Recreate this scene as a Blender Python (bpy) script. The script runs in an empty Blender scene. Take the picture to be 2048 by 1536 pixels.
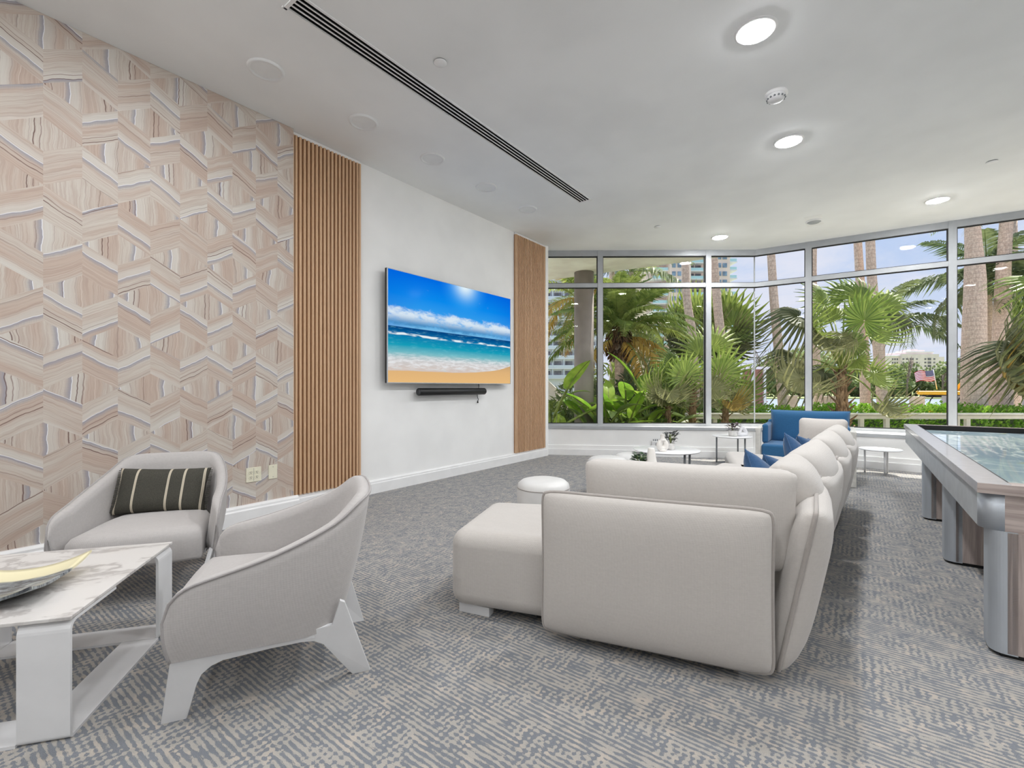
import bpy, math, random
from mathutils import Vector, Matrix, Quaternion

# ---------------------------------------------------------------- camera, world, sun, exposure
SC = bpy.context.scene
COL = SC.collection
random.seed(7)
FPX, HY, HC = 925.0, 775.0, 1.10          # focal length in px, horizon row, eye height

cam_d = bpy.data.cameras.new('camera')
cam_d.sensor_width = 36.0
cam_d.lens = FPX / 2048.0 * 36.0
cam_d.shift_y = (HY - 768.0) / 2048.0
cam_d.clip_start = 0.05
cam_d.clip_end = 2000
cam = bpy.data.objects.new('camera', cam_d)
cam.location = (0, 0, HC)
cam.rotation_euler = (math.radians(90), 0, 0)
COL.objects.link(cam)
SC.camera = cam

SC.view_settings.view_transform = 'Standard'
SC.view_settings.look = 'None'
SC.view_settings.gamma = 1.0
SC.view_settings.use_curve_mapping = False
SC.view_settings.exposure = 0.0
SC.cycles.max_bounces = 10
SC.cycles.diffuse_bounces = 6
SC.cycles.glossy_bounces = 4
SC.cycles.transparent_max_bounces = 16
SC.cycles.caustics_reflective = False
SC.cycles.caustics_refractive = False
SC.cycles.sample_clamp_indirect = 6.0
SC.cycles.use_denoising = True

LAMP_E = 238.0        # base emission of the ceiling downlights, seen and added
SKY_S = 1.1
SUN_S = 8.5
SUN_EL, SUN_AZ = math.radians(63), math.radians(50)   # azimuth from +Y towards +X


def lin(r, g, b):
    f = lambda c: (c / 255.0 / 12.92) if c <= 10.3 else (((c / 255.0) + 0.055) / 1.055) ** 2.4
    return (f(r), f(g), f(b), 1.0)


class NT:
    """tiny wrapper for building node trees"""
    def __init__(self, tree):
        self.t = tree
        self.x = 0

    def new(self, kind, **kw):
        n = self.t.nodes.new(kind)
        self.x += 160
        n.location = (self.x, 0)
        for k, v in kw.items():
            setattr(n, k, v)
        return n

    def put(self, sock, v):
        if v is None:
            return
        if isinstance(v, bpy.types.NodeSocket):
            self.t.links.new(v, sock)
        else:
            if hasattr(sock, 'default_value'):
                dv = sock.default_value
                if hasattr(dv, '__len__') and not hasattr(v, '__len__'):
                    v = (v,) * len(dv)
                elif hasattr(dv, '__len__') and len(dv) == 3 and len(v) == 4:
                    v = v[:3]
                sock.default_value = v

    def m(self, op, a, b=None, c=None, clamp=False):
        n = self.new('ShaderNodeMath', operation=op, use_clamp=clamp)
        self.put(n.inputs[0], a); self.put(n.inputs[1], b); self.put(n.inputs[2], c)
        return n.outputs[0]

    def add(self, a, b): return self.m('ADD', a, b)
    def sub(self, a, b): return self.m('SUBTRACT', a, b)
    def mul(self, a, b): return self.m('MULTIPLY', a, b)
    def lt(self, a, b): return self.m('LESS_THAN', a, b)
    def gt(self, a, b): return self.m('GREATER_THAN', a, b)

    def sstep(self, v, lo, hi, o0=0.0, o1=1.0):
        n = self.new('ShaderNodeMapRange', interpolation_type='SMOOTHSTEP')
        self.put(n.inputs[0], v); self.put(n.inputs[1], lo); self.put(n.inputs[2], hi)
        self.put(n.inputs[3], o0); self.put(n.inputs[4], o1)
        return n.outputs[0]

    def mix(self, f, a, b, mode='MIX'):
        n = self.new('ShaderNodeMix', data_type='RGBA', blend_type=mode)
        self.put(n.inputs[0], f); self.put(n.inputs[6], a); self.put(n.inputs[7], b)
        return n.outputs[2]

    def mixf(self, f, a, b):
        n = self.new('ShaderNodeMix', data_type='FLOAT')
        self.put(n.inputs[0], f); self.put(n.inputs[2], a); self.put(n.inputs[3], b)
        return n.outputs[0]

    def xyz(self, v):
        n = self.new('ShaderNodeSeparateXYZ'); self.put(n.inputs[0], v)
        return n.outputs[0], n.outputs[1], n.outputs[2]

    def vec(self, x, y, z=0.0):
        n = self.new('ShaderNodeCombineXYZ')
        self.put(n.inputs[0], x); self.put(n.inputs[1], y); self.put(n.inputs[2], z)
        return n.outputs[0]

    def noise(self, v, scale=5.0, detail=2.0, rough=0.5, dist=0.0):
        n = self.new('ShaderNodeTexNoise')
        self.put(n.inputs['Vector'], v); self.put(n.inputs['Scale'], scale)
        self.put(n.inputs['Detail'], detail); self.put(n.inputs['Roughness'], rough)
        self.put(n.inputs['Distortion'], dist)
        return n.outputs[0]

    def white(self, v):
        n = self.new('ShaderNodeTexWhiteNoise', noise_dimensions='3D'); self.put(n.inputs['Vector'], v)
        return n.outputs[0]

    def ramp(self, f, stops, interp='LINEAR'):
        n = self.new('ShaderNodeValToRGB')
        e = n.color_ramp.elements
        n.color_ramp.interpolation = interp
        while len(e) < len(stops): e.new(0.5)
        for i, (p, c) in enumerate(stops):
            e[i].position = p; e[i].color = c
        self.put(n.inputs[0], f)
        return n.outputs[0]

    def obj(self):
        return self.new('ShaderNodeTexCoord').outputs['Object']

    def bump(self, h, strength=0.3, dist=0.01):
        n = self.new('ShaderNodeBump')
        self.put(n.inputs['Height'], h); n.inputs['Strength'].default_value = strength
        n.inputs['Distance'].default_value = dist
        return n.outputs[0]


def new_mat(name):
    m = bpy.data.materials.new(name)
    m.use_nodes = True
    m.node_tree.nodes.clear()
    nt = NT(m.node_tree)
    out = nt.new('ShaderNodeOutputMaterial')
    return m, nt, out


def finish(nt, out, color=None, rough=0.6, metal=0.0, normal=None, spec=0.5, emis=None, estr=0.0, sheen=0.0, trans=0.0, alpha=None, coat=0.0):
    b = nt.new('ShaderNodeBsdfPrincipled')
    nt.put(b.inputs['Base Color'], color); nt.put(b.inputs['Roughness'], rough)
    nt.put(b.inputs['Metallic'], metal); nt.put(b.inputs['Specular IOR Level'], spec)
    nt.put(b.inputs['Sheen Weight'], sheen); nt.put(b.inputs['Coat Weight'], coat)
    if normal is not None: nt.put(b.inputs['Normal'], normal)
    if emis is not None:
        nt.put(b.inputs['Emission Color'], emis); nt.put(b.inputs['Emission Strength'], estr)
    s = b.outputs[0]
    if trans > 0:                                     # thin leaves and cloth let light through
        t = nt.new('ShaderNodeBsdfTranslucent'); nt.put(t.inputs[0], color)
        mx = nt.new('ShaderNodeMixShader'); mx.inputs[0].default_value = trans
        nt.t.links.new(s, mx.inputs[1]); nt.t.links.new(t.outputs[0], mx.inputs[2])
        s = mx.outputs[0]
    nt.t.links.new(s, out.inputs[0])


def plain(name, rgb, rough=0.5, metal=0.0, var=0.04, nscale=8.0, bump=0.0, bscale=60.0, spec=0.5, trans=0.0, sheen=0.0, coat=0.0):
    """painted / metal / leaf material: base colour with gentle noise, optional bump"""
    m, nt, out = new_mat(name)
    c = lin(*rgb)
    o = nt.obj()
    n = nt.noise(o, nscale, 3)
    dark = tuple(x * (1 - var * 2) for x in c[:3]) + (1,)
    light = tuple(min(1, x * (1 + var * 2)) for x in c[:3]) + (1,)
    col = nt.mix(nt.sstep(n, 0.3, 0.7), dark, light)
    nrm = nt.bump(nt.noise(o, bscale, 3), bump, 0.004) if bump else None
    finish(nt, out, col, rough, metal, nrm, spec, trans=trans, sheen=sheen, coat=coat)
    return m


def fabric(name, rgb, scale=420.0, var=0.08, rough=0.9, bump=0.25, slub=0.0):
    """woven upholstery: fine crossed threads, mottled yarn colour"""
    m, nt, out = new_mat(name)
    c = lin(*rgb)
    o = nt.obj()
    x, y, z = nt.xyz(o)
    p = nt.add(nt.add(x, y), 0.0)
    w1 = nt.m('SINE', nt.mul(p, scale * 2)); w2 = nt.m('SINE', nt.mul(z, scale * 2))
    wv = nt.mul(nt.add(w1, w2), 0.25)
    n = nt.noise(o, 90.0, 3)
    st = nt.noise(nt.vec(nt.mul(p, 18.0), nt.mul(y, 18.0), nt.mul(z, 260.0)), 1.0, 2)
    f = nt.add(nt.mul(n, 0.6), nt.mul(st, 0.4))
    dark = tuple(v * (1 - var) for v in c[:3]) + (1,)
    light = tuple(min(1, v * (1 + var * 0.6)) for v in c[:3]) + (1,)
    col = nt.mix(nt.sstep(f, 0.25, 0.75), dark, light)
    nrm = nt.bump(nt.add(nt.mul(wv, 0.5), n), bump, 0.002)
    finish(nt, out, col, rough, 0, nrm, 0.25, sheen=0.25)
    return m


# ---- sky
w = bpy.data.worlds.new('sky'); SC.world = w; w.use_nodes = True
w.node_tree.nodes.clear()
nt = NT(w.node_tree)
out = nt.new('ShaderNodeOutputWorld')
d = nt.new('ShaderNodeTexCoord').outputs['Generated']
x, y, z = nt.xyz(d)
zz = nt.m('MAXIMUM', z, 0.03)
pl = nt.vec(nt.m('DIVIDE', x, nt.add(zz, 0.16)), nt.m('DIVIDE', y, nt.add(zz, 0.16)), 0.3)
n1 = nt.noise(pl, 1.1, 6, 0.62, 0.5)
cl = nt.sstep(n1, 0.40, 0.66)
base = nt.ramp(zz, [(0.0, lin(216, 222, 238)), (0.22, lin(186, 204, 236)), (1.0, lin(140, 176, 228))])
colr = nt.mix(nt.mul(cl, 0.8), base, lin(226, 226, 238))
colr = nt.mix(nt.sstep(z, -0.02, 0.01), lin(120, 122, 112), colr)
bg = nt.new('ShaderNodeBackground'); nt.put(bg.inputs[0], colr); bg.inputs[1].default_value = SKY_S
nt.t.links.new(bg.outputs[0], out.inputs[0])

# ---- sun: high, over the right-hand window facet
sd = bpy.data.lights.new('sun', 'SUN'); sd.energy = SUN_S; sd.angle = math.radians(0.9); sd.color = (1.0, 0.95, 0.86)
so = bpy.data.objects.new('sun', sd); COL.objects.link(so)
sv = Vector((math.cos(SUN_EL) * math.sin(SUN_AZ), math.cos(SUN_EL) * math.cos(SUN_AZ), math.sin(SUN_EL)))
so.rotation_euler = sv.to_track_quat('Z', 'Y').to_euler(); so.location = sv * 40

# ---------------------------------------------------------------- mesh helpers
class MB:
    def __init__(self):
        self.v = []; self.f = []; self.mi = []; self.cur = 0; self.sm = []; self.smooth = False

    def face(self, idx):
        self.f.append(tuple(idx)); self.mi.append(self.cur); self.sm.append(self.smooth)

    def box(self, c, s, M=None):
        b = len(self.v)
        for dx, dy, dz in ((-1,-1,-1),(1,-1,-1),(1,1,-1),(-1,1,-1),(-1,-1,1),(1,-1,1),(1,1,1),(-1,1,1)):
            p = Vector((c[0] + dx*s[0]/2, c[1] + dy*s[1]/2, c[2] + dz*s[2]/2))
            self.v.append(M @ p if M else p)
        for q in ((0,3,2,1),(4,5,6,7),(0,1,5,4),(1,2,6,5),(2,3,7,6),(3,0,4,7)):
            self.face([b+i for i in q])
        return self

    def bar(self, p, q, w, h, up=(0,0,1)):
        """rectangular bar from p to q, w across, h along up"""
        p = Vector(p); q = Vector(q); d = (q-p); L = d.length
        y = d.normalized(); u = Vector(up)
        x = y.cross(u).normalized(); z = x.cross(y)
        M = Matrix((x, y, z)).transposed().to_4x4(); M.translation = (p+q)/2
        return self.box((0,0,0), (w, L, h), M)

    def prism(self, poly, z0, z1, M=None):
        """extrude a polygon (list of xy, counter-clockwise) from z0 to z1"""
        b = len(self.v); n = len(poly)
        for z in (z0, z1):
            for (x, y) in poly:
                p = Vector((x, y, z)); self.v.append(M @ p if M else p)
        self.face([b+i for i in range(n-1, -1, -1)]); self.face([b+n+i for i in range(n)])
        for i in range(n):
            j = (i+1) % n; self.face((b+i, b+j, b+n+j, b+n+i))
        return self

    def tube(self, pts, r, seg=8, closed=False, caps=True):
        pts = [Vector(p) for p in pts]; n = len(pts); b = len(self.v)
        rs = r if hasattr(r, '__len__') else [r]*n
        prev = None
        for i, p in enumerate(pts):
            if closed: t = pts[(i+1) % n] - pts[i-1]
            else: t = pts[min(i+1, n-1)] - pts[max(i-1, 0)]
            t = t.normalized() if t.length > 1e-9 else Vector((0,0,1))
            if prev is None:
                a = Vector((0,0,1)) if abs(t.z) < 0.9 else Vector((1,0,0))
                x = t.cross(a).normalized()
            else:
                x = (prev - t*prev.dot(t)); x = x.normalized() if x.length > 1e-9 else t.orthogonal().normalized()
            prev = x; y = t.cross(x)
            for k in range(seg):
                a = 2*math.pi*k/seg
                self.v.append(p + (x*math.cos(a) + y*math.sin(a))*rs[i])
        s0 = self.smooth; self.smooth = True
        m = n if closed else n-1
        for i in range(m):
            i2 = (i+1) % n
            for k in range(seg):
                k2 = (k+1) % seg
                self.face((b+i*seg+k, b+i*seg+k2, b+i2*seg+k2, b+i2*seg+k))
        self.smooth = s0
        if caps and not closed:
            self.face([b+k for k in range(seg-1, -1, -1)]); self.face([b+(n-1)*seg+k for k in range(seg)])
        return self

    def lathe(self, prof, c=(0,0,0), seg=32, M=None, smooth=True):
        """prof: list of (r, z) from bottom to top; r = 0 closes"""
        b = len(self.v); idx = []
        for (r, z) in prof:
            if r < 1e-6:
                p = Vector((c[0], c[1], c[2]+z)); self.v.append(M @ p if M else p); idx.append([len(self.v)-1]*seg)
            else:
                row = []
                for k in range(seg):
                    a = 2*math.pi*k/seg
                    p = Vector((c[0]+r*math.cos(a), c[1]+r*math.sin(a), c[2]+z)); self.v.append(M @ p if M else p)
                    row.append(len(self.v)-1)
                idx.append(row)
        s0 = self.smooth; self.smooth = smooth
        for i in range(len(prof)-1):
            for k in range(seg):
                k2 = (k+1) % seg
                q = [idx[i][k], idx[i][k2], idx[i+1][k2], idx[i+1][k]]
                u = []
                for a in q:
                    if a not in u: u.append(a)
                if len(u) > 2: self.face(u)
        self.smooth = s0
        return self

    def grid(self, rows, smooth=True, closed_u=False):
        """rows: list of equal-length lists of points"""
        b = len(self.v); n = len(rows[0])
        for r in rows:
            for p in r: self.v.append(Vector(p))
        s0 = self.smooth; self.smooth = smooth
        for i in range(len(rows)-1):
            for k in range(n if closed_u else n-1):
                k2 = (k+1) % n
                self.face((b+i*n+k, b+i*n+k2, b+(i+1)*n+k2, b+(i+1)*n+k))
        self.smooth = s0
        return b

    def mesh(self, name, mats):
        me = bpy.data.meshes.new(name)
        me.from_pydata([tuple(p) for p in self.v], [], self.f)
        for m in (mats if isinstance(mats, (list, tuple)) else [mats]): me.materials.append(m)
        me.polygons.foreach_set('material_index', self.mi)
        me.polygons.foreach_set('use_smooth', self.sm)
        me.update()
        return me

    def build(self, name, mats, parent=None, bevel=0.0, seg=2, loc=None, sub=0, allsmooth=False):
        me = self.mesh(name, mats)
        o = bpy.data.objects.new(name, me); COL.objects.link(o)
        if loc is not None: o.location = loc
        if parent is not None: o.parent = parent
        if allsmooth: me.polygons.foreach_set('use_smooth', [True]*len(me.polygons))
        if bevel > 0:
            md = o.modifiers.new('bevel', 'BEVEL'); md.width = bevel; md.segments = seg
            md.limit_method = 'ANGLE'; md.angle_limit = math.radians(40)
            me.polygons.foreach_set('use_smooth', [True]*len(me.polygons))
            wn = o.modifiers.new('wn', 'WEIGHTED_NORMAL'); wn.keep_sharp = False
        if sub:
            md = o.modifiers.new('sub', 'SUBSURF'); md.levels = sub; md.render_levels = sub
        return o


def link_mesh(name, me, parent=None, M=None):
    o = bpy.data.objects.new(name, me); COL.objects.link(o)
    if parent is not None: o.parent = parent
    if M is not None: o.matrix_local = M
    return o


def tag(o, label, cat, group=None, kind=None):
    o['label'] = label; o['category'] = cat
    if group: o['group'] = group
    if kind: o['kind'] = kind
    return o


def thing(name, label, cat, loc=(0,0,0), rz=0.0, group=None):
    o = bpy.data.objects.new(name, None); COL.objects.link(o)
    o.empty_display_size = 0.1
    o.location = loc; o.rotation_euler = (0, 0, rz)
    return tag(o, label, cat, group)


def structure(o, label=None):
    o['kind'] = 'structure'
    if label: o['label'] = label
    return o


def dup(root, loc, rz=None, label=None, scale=None):
    """copy a thing with copies of its parts and sub-parts"""
    r = root.copy(); COL.objects.link(r); r.location = loc
    if rz is not None: r.rotation_euler = (0, 0, rz)
    if scale is not None: r.scale = scale
    if label: r['label'] = label
    for ch in list(root.children):
        c = ch.copy(); COL.objects.link(c); c.parent = r
        for g in list(ch.children):
            k = g.copy(); COL.objects.link(k); k.parent = c
    return r


# room axes: D runs along the long left wall, N is square to it (to the right)
WA = math.radians(36.8)
DX, DY = math.sin(WA), math.cos(WA)
def sn(s, n, z=0.0):
    """point at s metres along the left wall direction and n metres to the right of the camera axis"""
    return Vector((DX*s + DY*n, DY*s - DX*n, z))
def ceil_pt(px, py, z=3.38):
    Y = FPX*(z-HC)/(HY-py); return Vector(((px-1024)/FPX*Y, Y, z))
RZ_ROOM = math.pi/2 - WA            # rotates local x onto D

def pillow(w, h, t, n=14, a=2.0, q=0.45, c=0.05, sag=0.0, cr=0.0):
    """cushion standing in the xz plane, thickness along y; returns MB and border points"""
    mb = MB(); mb.smooth = True
    rows_f, rows_b, border = [], [], []
    us = [math.sin(math.pi/2*(-1+2*i/n)) for i in range(n+1)]
    for j in range(n+1):
        v = us[j]; rf, rb = [], []
        for i in range(n+1):
            u = us[i]
            x = u*w/2*(1-c*(1-v*v)); z = v*h/2*(1-c*(1-u*u))
            d = t/2*(max(0.0, (1-abs(u)**(2*a))*(1-abs(v)**(2*a)))**q)
            z -= sag*(1-u*u)*(1 if v > 0 else 0)*v
            e = cr*(abs(u*v))**14; x -= math.copysign(e, u); z -= math.copysign(e, v)
            rf.append((x, -d, z)); rb.append((x, d, z))
        rows_f.append(rf); rows_b.append(rb)
    b0 = mb.grid(rows_f)
    nn = n+1
    # back sheet re-uses the border vertices of the front sheet
    idx = {}
    for j in range(nn):
        for i in range(nn):
            if i in (0, n) or j in (0, n): idx[(j, i)] = b0+j*nn+i
            else:
                mb.v.append(Vector(rows_b[j][i])); idx[(j, i)] = len(mb.v)-1
    for j in range(n):
        for i in range(n):
            mb.face((idx[(j, i)], idx[(j+1, i)], idx[(j+1, i+1)], idx[(j, i+1)]))
    ring = [rows_f[0][i] for i in range(nn)] + [rows_f[j][n] for j in range(1, nn)] + \
           [rows_f[n][i] for i in range(n-1, -1, -1)] + [rows_f[j][0] for j in range(n-1, 0, -1)]
    return mb, ring


def catmull(P, n):
    out = []
    P = [Vector(p) for p in P]
    for i in range(len(P)-1):
        p0 = P[i-1] if i > 0 else P[0]*2-P[1]
        p1, p2 = P[i], P[i+1]
        p3 = P[i+2] if i+2 < len(P) else P[-1]*2-P[-2]
        for k in range(n):
            t = k/n
            out.append(0.5*((2*p1)+(p2-p0)*t+(2*p0-5*p1+4*p2-p3)*t*t+(3*p1-p0-3*p2+p3)*t**3))
    out.append(P[-1])
    return out
# ---------------------------------------------------------------- materials
M = {}
M['ceiling'] = plain('ceiling_paint', (238, 239, 239), 0.8, var=0.02, nscale=1.2, bump=0.05)
M['wall'] = plain('wall_paint', (240, 240, 239), 0.7, var=0.015, nscale=2.0, bump=0.03)
M['trim'] = plain('trim_paint', (236, 236, 236), 0.4, var=0.01)
M['frame'] = plain('window_frame_metal', (166, 169, 172), 0.35, var=0.02)
M['gasket'] = plain('black_gasket', (18, 18, 20), 0.6)
M['white_metal'] = plain('white_powder_coat', (218, 218, 219), 0.45, var=0.015)
M['grey_metal'] = plain('grey_metal_leg', (120, 124, 128), 0.4, var=0.03)
M['white_gloss'] = plain('white_enamel', (236, 236, 238), 0.25, var=0.01)
M['black'] = plain('black_plastic', (16, 16, 17), 0.45)
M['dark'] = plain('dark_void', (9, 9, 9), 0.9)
M['speaker'] = plain('speaker_grille_white', (232, 233, 233), 0.8, var=0.01)
M['ivory'] = plain('ivory_plastic', (226, 222, 200), 0.4, var=0.01)
M['sofa'] = fabric('sofa_weave_beige_grey', (186, 181, 176), 500, 0.045)
M['chair'] = fabric('armchair_weave', (178, 174, 172), 420, 0.05)
M['piping'] = fabric('piping_cord', (160, 154, 149), 600, 0.05)
M['chair_piping'] = fabric('chair_piping_cord', (158, 154, 153), 600, 0.05)
M['pouf'] = plain('pouf_white_leather', (212, 211, 209), 0.5, var=0.02, bump=0.1, bscale=160)
M['blue'] = fabric('blue_upholstery', (46, 96, 138), 460, 0.12)
M['navy'] = fabric('navy_cushion_linen', (46, 80, 118), 460, 0.14)
M['frame_wood'] = plain('whitewashed_wood', (206, 204, 198), 0.5, var=0.05, nscale=14)
M['vase'] = plain('cream_ceramic', (222, 218, 212), 0.45, var=0.02, nscale=5)
M['pot'] = plain('grey_white_pot', (214, 212, 208), 0.6, var=0.04, nscale=30)
M['leaf_small'] = plain('small_leaf_green', (58, 82, 54), 0.55, var=0.2, nscale=60, trans=0.2)
M['leaf_grey'] = plain('dark_leaf_grey', (66, 68, 66), 0.55, var=0.2, nscale=60, trans=0.1)
M['succulent'] = plain('purple_grey_leaf', (98, 84, 88), 0.55, var=0.25, nscale=60, trans=0.1)
M['soil'] = plain('potting_soil', (60, 48, 40), 0.95, var=0.2, nscale=80)
M['alu'] = plain('brushed_aluminium', (190, 196, 203), 0.48, metal=0.6, var=0.03, nscale=3)

# -- carpet: rows across the room, broken into dashes, dots and cross bars
m, nt, out = new_mat('woven_carpet'); M['carpet'] = m
o = nt.obj(); X, Y, Z = nt.xyz(o)
wob = nt.noise(o, 26.0, 3)
a = nt.add(nt.mul(X, DX), nt.mul(Y, DY)); b = nt.sub(nt.mul(X, DY), nt.mul(Y, DX))
a = nt.add(a, nt.mul(nt.sub(wob, 0.5), 0.010)); b = nt.add(b, nt.mul(nt.sub(nt.noise(nt.vec(nt.mul(b, 22.0), nt.mul(nt.m('FLOOR', nt.m('DIVIDE', a, 0.0195)), 7.3), 0.0), 1.0, 2), 0.5), 0.05))
S = nt.mul(nt.m('SINE', nt.mul(a, 2*math.pi/0.0195)), 1.15); C = nt.m('SINE', nt.mul(b, 2*math.pi/0.026))
k = nt.sstep(nt.noise(nt.vec(nt.mul(a, 8.0), nt.mul(b, 6.0), 0.0), 1.0, 2), 0.40, 0.60, 0.05, 1.5)
bias = nt.mul(nt.sub(nt.noise(nt.vec(nt.mul(a, 11.0), nt.mul(b, 14.0), 7.0), 1.0, 3, 0.65), 0.5), 5.0)
row = nt.m('FLOOR', nt.m('DIVIDE', a, 0.0195))
dash = nt.mul(nt.sub(nt.noise(nt.vec(nt.mul(b, 24.0), nt.mul(row, 3.17), 0.0), 1.0, 1), 0.5), 4.6)
fz = nt.mul(nt.sub(nt.noise(o, 330.0, 3), 0.5), 3.0)
val = nt.add(nt.add(nt.add(S, nt.mul(C, k)), nt.add(bias, dash)), nt.add(fz, 0.0))
lit = nt.sstep(val, -0.40, 0.40)
fib = nt.noise(o, 700.0, 2)
blue = nt.mix(nt.sstep(fib, 0.3, 0.7), lin(92, 98, 107), lin(150, 154, 160))
beige = nt.mix(nt.sstep(fib, 0.3, 0.7), lin(148, 143, 137), lin(202, 197, 190))
warm = nt.sstep(nt.noise(o, 17.0, 1), 0.52, 0.66)
beige = nt.mix(nt.mul(warm, 0.35), beige, lin(214, 198, 182))
colr = nt.mix(lit, blue, beige)
nrm = nt.bump(nt.add(nt.mul(lit, 0.6), nt.mul(fib, 0.9)), 0.7, 0.006)
finish(nt, out, colr, 0.95, 0, nrm, 0.1, sheen=0.15)

# -- wallpaper: zigzag bands and lozenges of banded agate
m, nt, out = new_mat('agate_chevron_wallpaper'); M['wallpaper'] = m
o = nt.obj(); S_, Y_, Z_ = nt.xyz(o)
CW, RISE = 0.1778, 0.1035
u = nt.m('DIVIDE', nt.sub(S_, 1.435), CW)
v = nt.m('DIVIDE', nt.sub(Z_, 1.715), RISE)
t = nt.m('PINGPONG', u, 1.0)
aa = nt.sub(1.0, t)
q = nt.m('FLOORED_MODULO', v, 6.0) if 'FLOORED_MODULO' in [i.identifier for i in bpy.types.ShaderNodeMath.bl_rna.properties['operation'].enum_items] else nt.sub(v, nt.mul(6.0, nt.m('FLOOR', nt.m('DIVIDE', v, 6.0))))
inA = nt.mul(nt.gt(q, aa), nt.lt(q, nt.add(aa, 2.0)))
lowB = nt.sub(4.0, aa)
inB = nt.mul(nt.gt(q, lowB), nt.lt(q, nt.add(lowB, 2.0)))
band = nt.add(inA, inB)
col_id = nt.m('FLOOR', u)
row_id = nt.m('FLOOR', nt.m('DIVIDE', v, 6.0))
bA = nt.sub(q, aa); bB = nt.sub(q, lowB)
across_b = nt.add(nt.mul(inA, bA), nt.mul(inB, bB))
idb = nt.add(nt.mul(col_id, 3.7), nt.add(nt.mul(row_id, 11.3), nt.mul(inB, 5.9)))
rnd_b = nt.mul(nt.white(nt.vec(col_id, row_id, inB)), 40.0)
# lozenges: even ones centred on even columns (v = 0), odd ones on odd columns (v = 3)
odd = nt.mul(nt.gt(q, nt.add(aa, 2.0)), nt.lt(q, lowB))
cid = nt.m('FLOOR', nt.m('DIVIDE', nt.add(u, nt.sub(1.0, odd)), 2.0))
rid = nt.m('FLOOR', nt.m('DIVIDE', nt.add(v, 3.0), 6.0))
rid = nt.add(nt.mul(odd, row_id), nt.mul(nt.sub(1.0, odd), rid))
rnd_l = nt.mul(nt.white(nt.vec(cid, rid, nt.add(odd, 4.0))), 40.0)
uu = nt.mul(u, CW/RISE)
across = nt.mixf(band, uu, across_b)
along = nt.mixf(band, v, uu)
rnd = nt.mixf(band, rnd_l, rnd_b)
wv = nt.mul(nt.sub(nt.noise(nt.vec(nt.mul(along, 0.8), nt.mul(across, 0.35), rnd), 1.0, 3), 0.5), 0.42)
c2 = nt.add(across, wv)
fr = lambda v: nt.m('FRACT', v)
near = lambda v, c0, w0, w1: nt.sub(1.0, nt.sstep(nt.m('ABSOLUTE', nt.sub(v, c0)), w0, w1))
p1 = fr(nt.add(nt.mul(c2, 0.43), nt.mul(rnd, 0.37)))          # grey seam with a white edge
p2 = fr(nt.add(nt.mul(c2, 0.37), nt.mul(rnd, 0.61)))          # dark veins
thick = nt.noise(nt.vec(nt.mul(along, 1.6), rnd, 0.0), 1.0, 2)
n_lo = nt.noise(nt.vec(nt.mul(c2, 1.1), nt.mul(along, 0.07), rnd), 1.0, 2)
n_fi = nt.noise(nt.vec(nt.mul(c2, 13.0), nt.mul(along, 0.4), rnd), 1.0, 4, 0.65)
base = nt.mix(nt.sstep(n_lo, 0.38, 0.62), lin(188, 170, 157), lin(198, 190, 180))
base = nt.mix(nt.sstep(n_fi, 0.38, 0.66, 0.0, 0.55), base, lin(168, 147, 135))
gsel = nt.sstep(nt.white(nt.vec(rnd, 3.0, 1.0)), 0.12, 0.16)
comb = nt.add(0.06, nt.mul(nt.noise(nt.vec(nt.mul(along, 26.0), rnd, 2.0), 1.0, 1), 0.10))
gband = nt.mul(nt.sstep(p1, nt.sub(0.36, comb), 0.40), nt.lt(p1, 0.40))
base = nt.mix(nt.mul(nt.mul(gband, gsel), 0.9), base, lin(152, 151, 159))
pale = nt.mul(nt.sub(1.0, nt.sstep(p1, 0.52, 0.70)), nt.gt(p1, 0.40))
base = nt.mix(nt.mul(nt.mul(pale, gsel), 0.6), base, lin(206, 203, 196))
base = nt.mix(nt.mul(near(p1, 0.405, 0.005, 0.010), nt.mul(gsel, 0.9)), base, lin(226, 226, 230))
base = nt.mix(nt.mul(near(p1, 0.62, 0.002, 0.007), 0.45), base, lin(136, 122, 118))
dsel = nt.sstep(nt.white(nt.vec(rnd, 9.0, 5.0)), 0.45, 0.5)
tk = nt.mul(thick, 0.014)
base = nt.mix(nt.mul(near(p2, 0.50, 0.002, nt.add(0.008, tk)), nt.add(0.45, nt.mul(dsel, 0.5))), base, lin(104, 78, 72))
base = nt.mix(nt.mul(near(p2, 0.60, 0.001, nt.add(0.006, tk)), nt.mul(dsel, 0.75)), base, lin(118, 90, 84))
base = nt.mix(nt.mul(near(p2, 0.80, 0.001, 0.008), 0.4), base, lin(228, 220, 210))
base = nt.mix(nt.mul(near(p2, 0.25, 0.001, 0.006), 0.35), base, lin(150, 128, 118))
finish(nt, out, base, 0.65, 0, nt.bump(nt.noise(o, 300, 2), 0.05, 0.002), 0.3)

# -- slatted oak
m, nt, out = new_mat('oak_slats'); M['oak'] = m
o = nt.obj(); X, Y, Z = nt.xyz(o)
slat = nt.m('FLOOR', nt.m('DIVIDE', X, 0.04))
g = nt.noise(nt.vec(nt.mul(X, 160.0), nt.mul(Y, 160.0), nt.mul(Z, 3.0)), 1.0, 4, 0.6)
r = nt.white(nt.vec(slat, 0.0, 0.0))
c1 = nt.mix(r, lin(202, 166, 132), lin(212, 178, 144))
colr = nt.mix(nt.sstep(g, 0.35, 0.7, 0.0, 0.5), c1, lin(176, 136, 102))
finish(nt, out, colr, 0.5, 0, nt.bump(g, 0.08, 0.002), 0.35)

M['oak_back'] = plain('slat_backing_board', (150, 108, 72), 0.7, var=0.05)  # brown board, toned darker for the shadow between the slats

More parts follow.
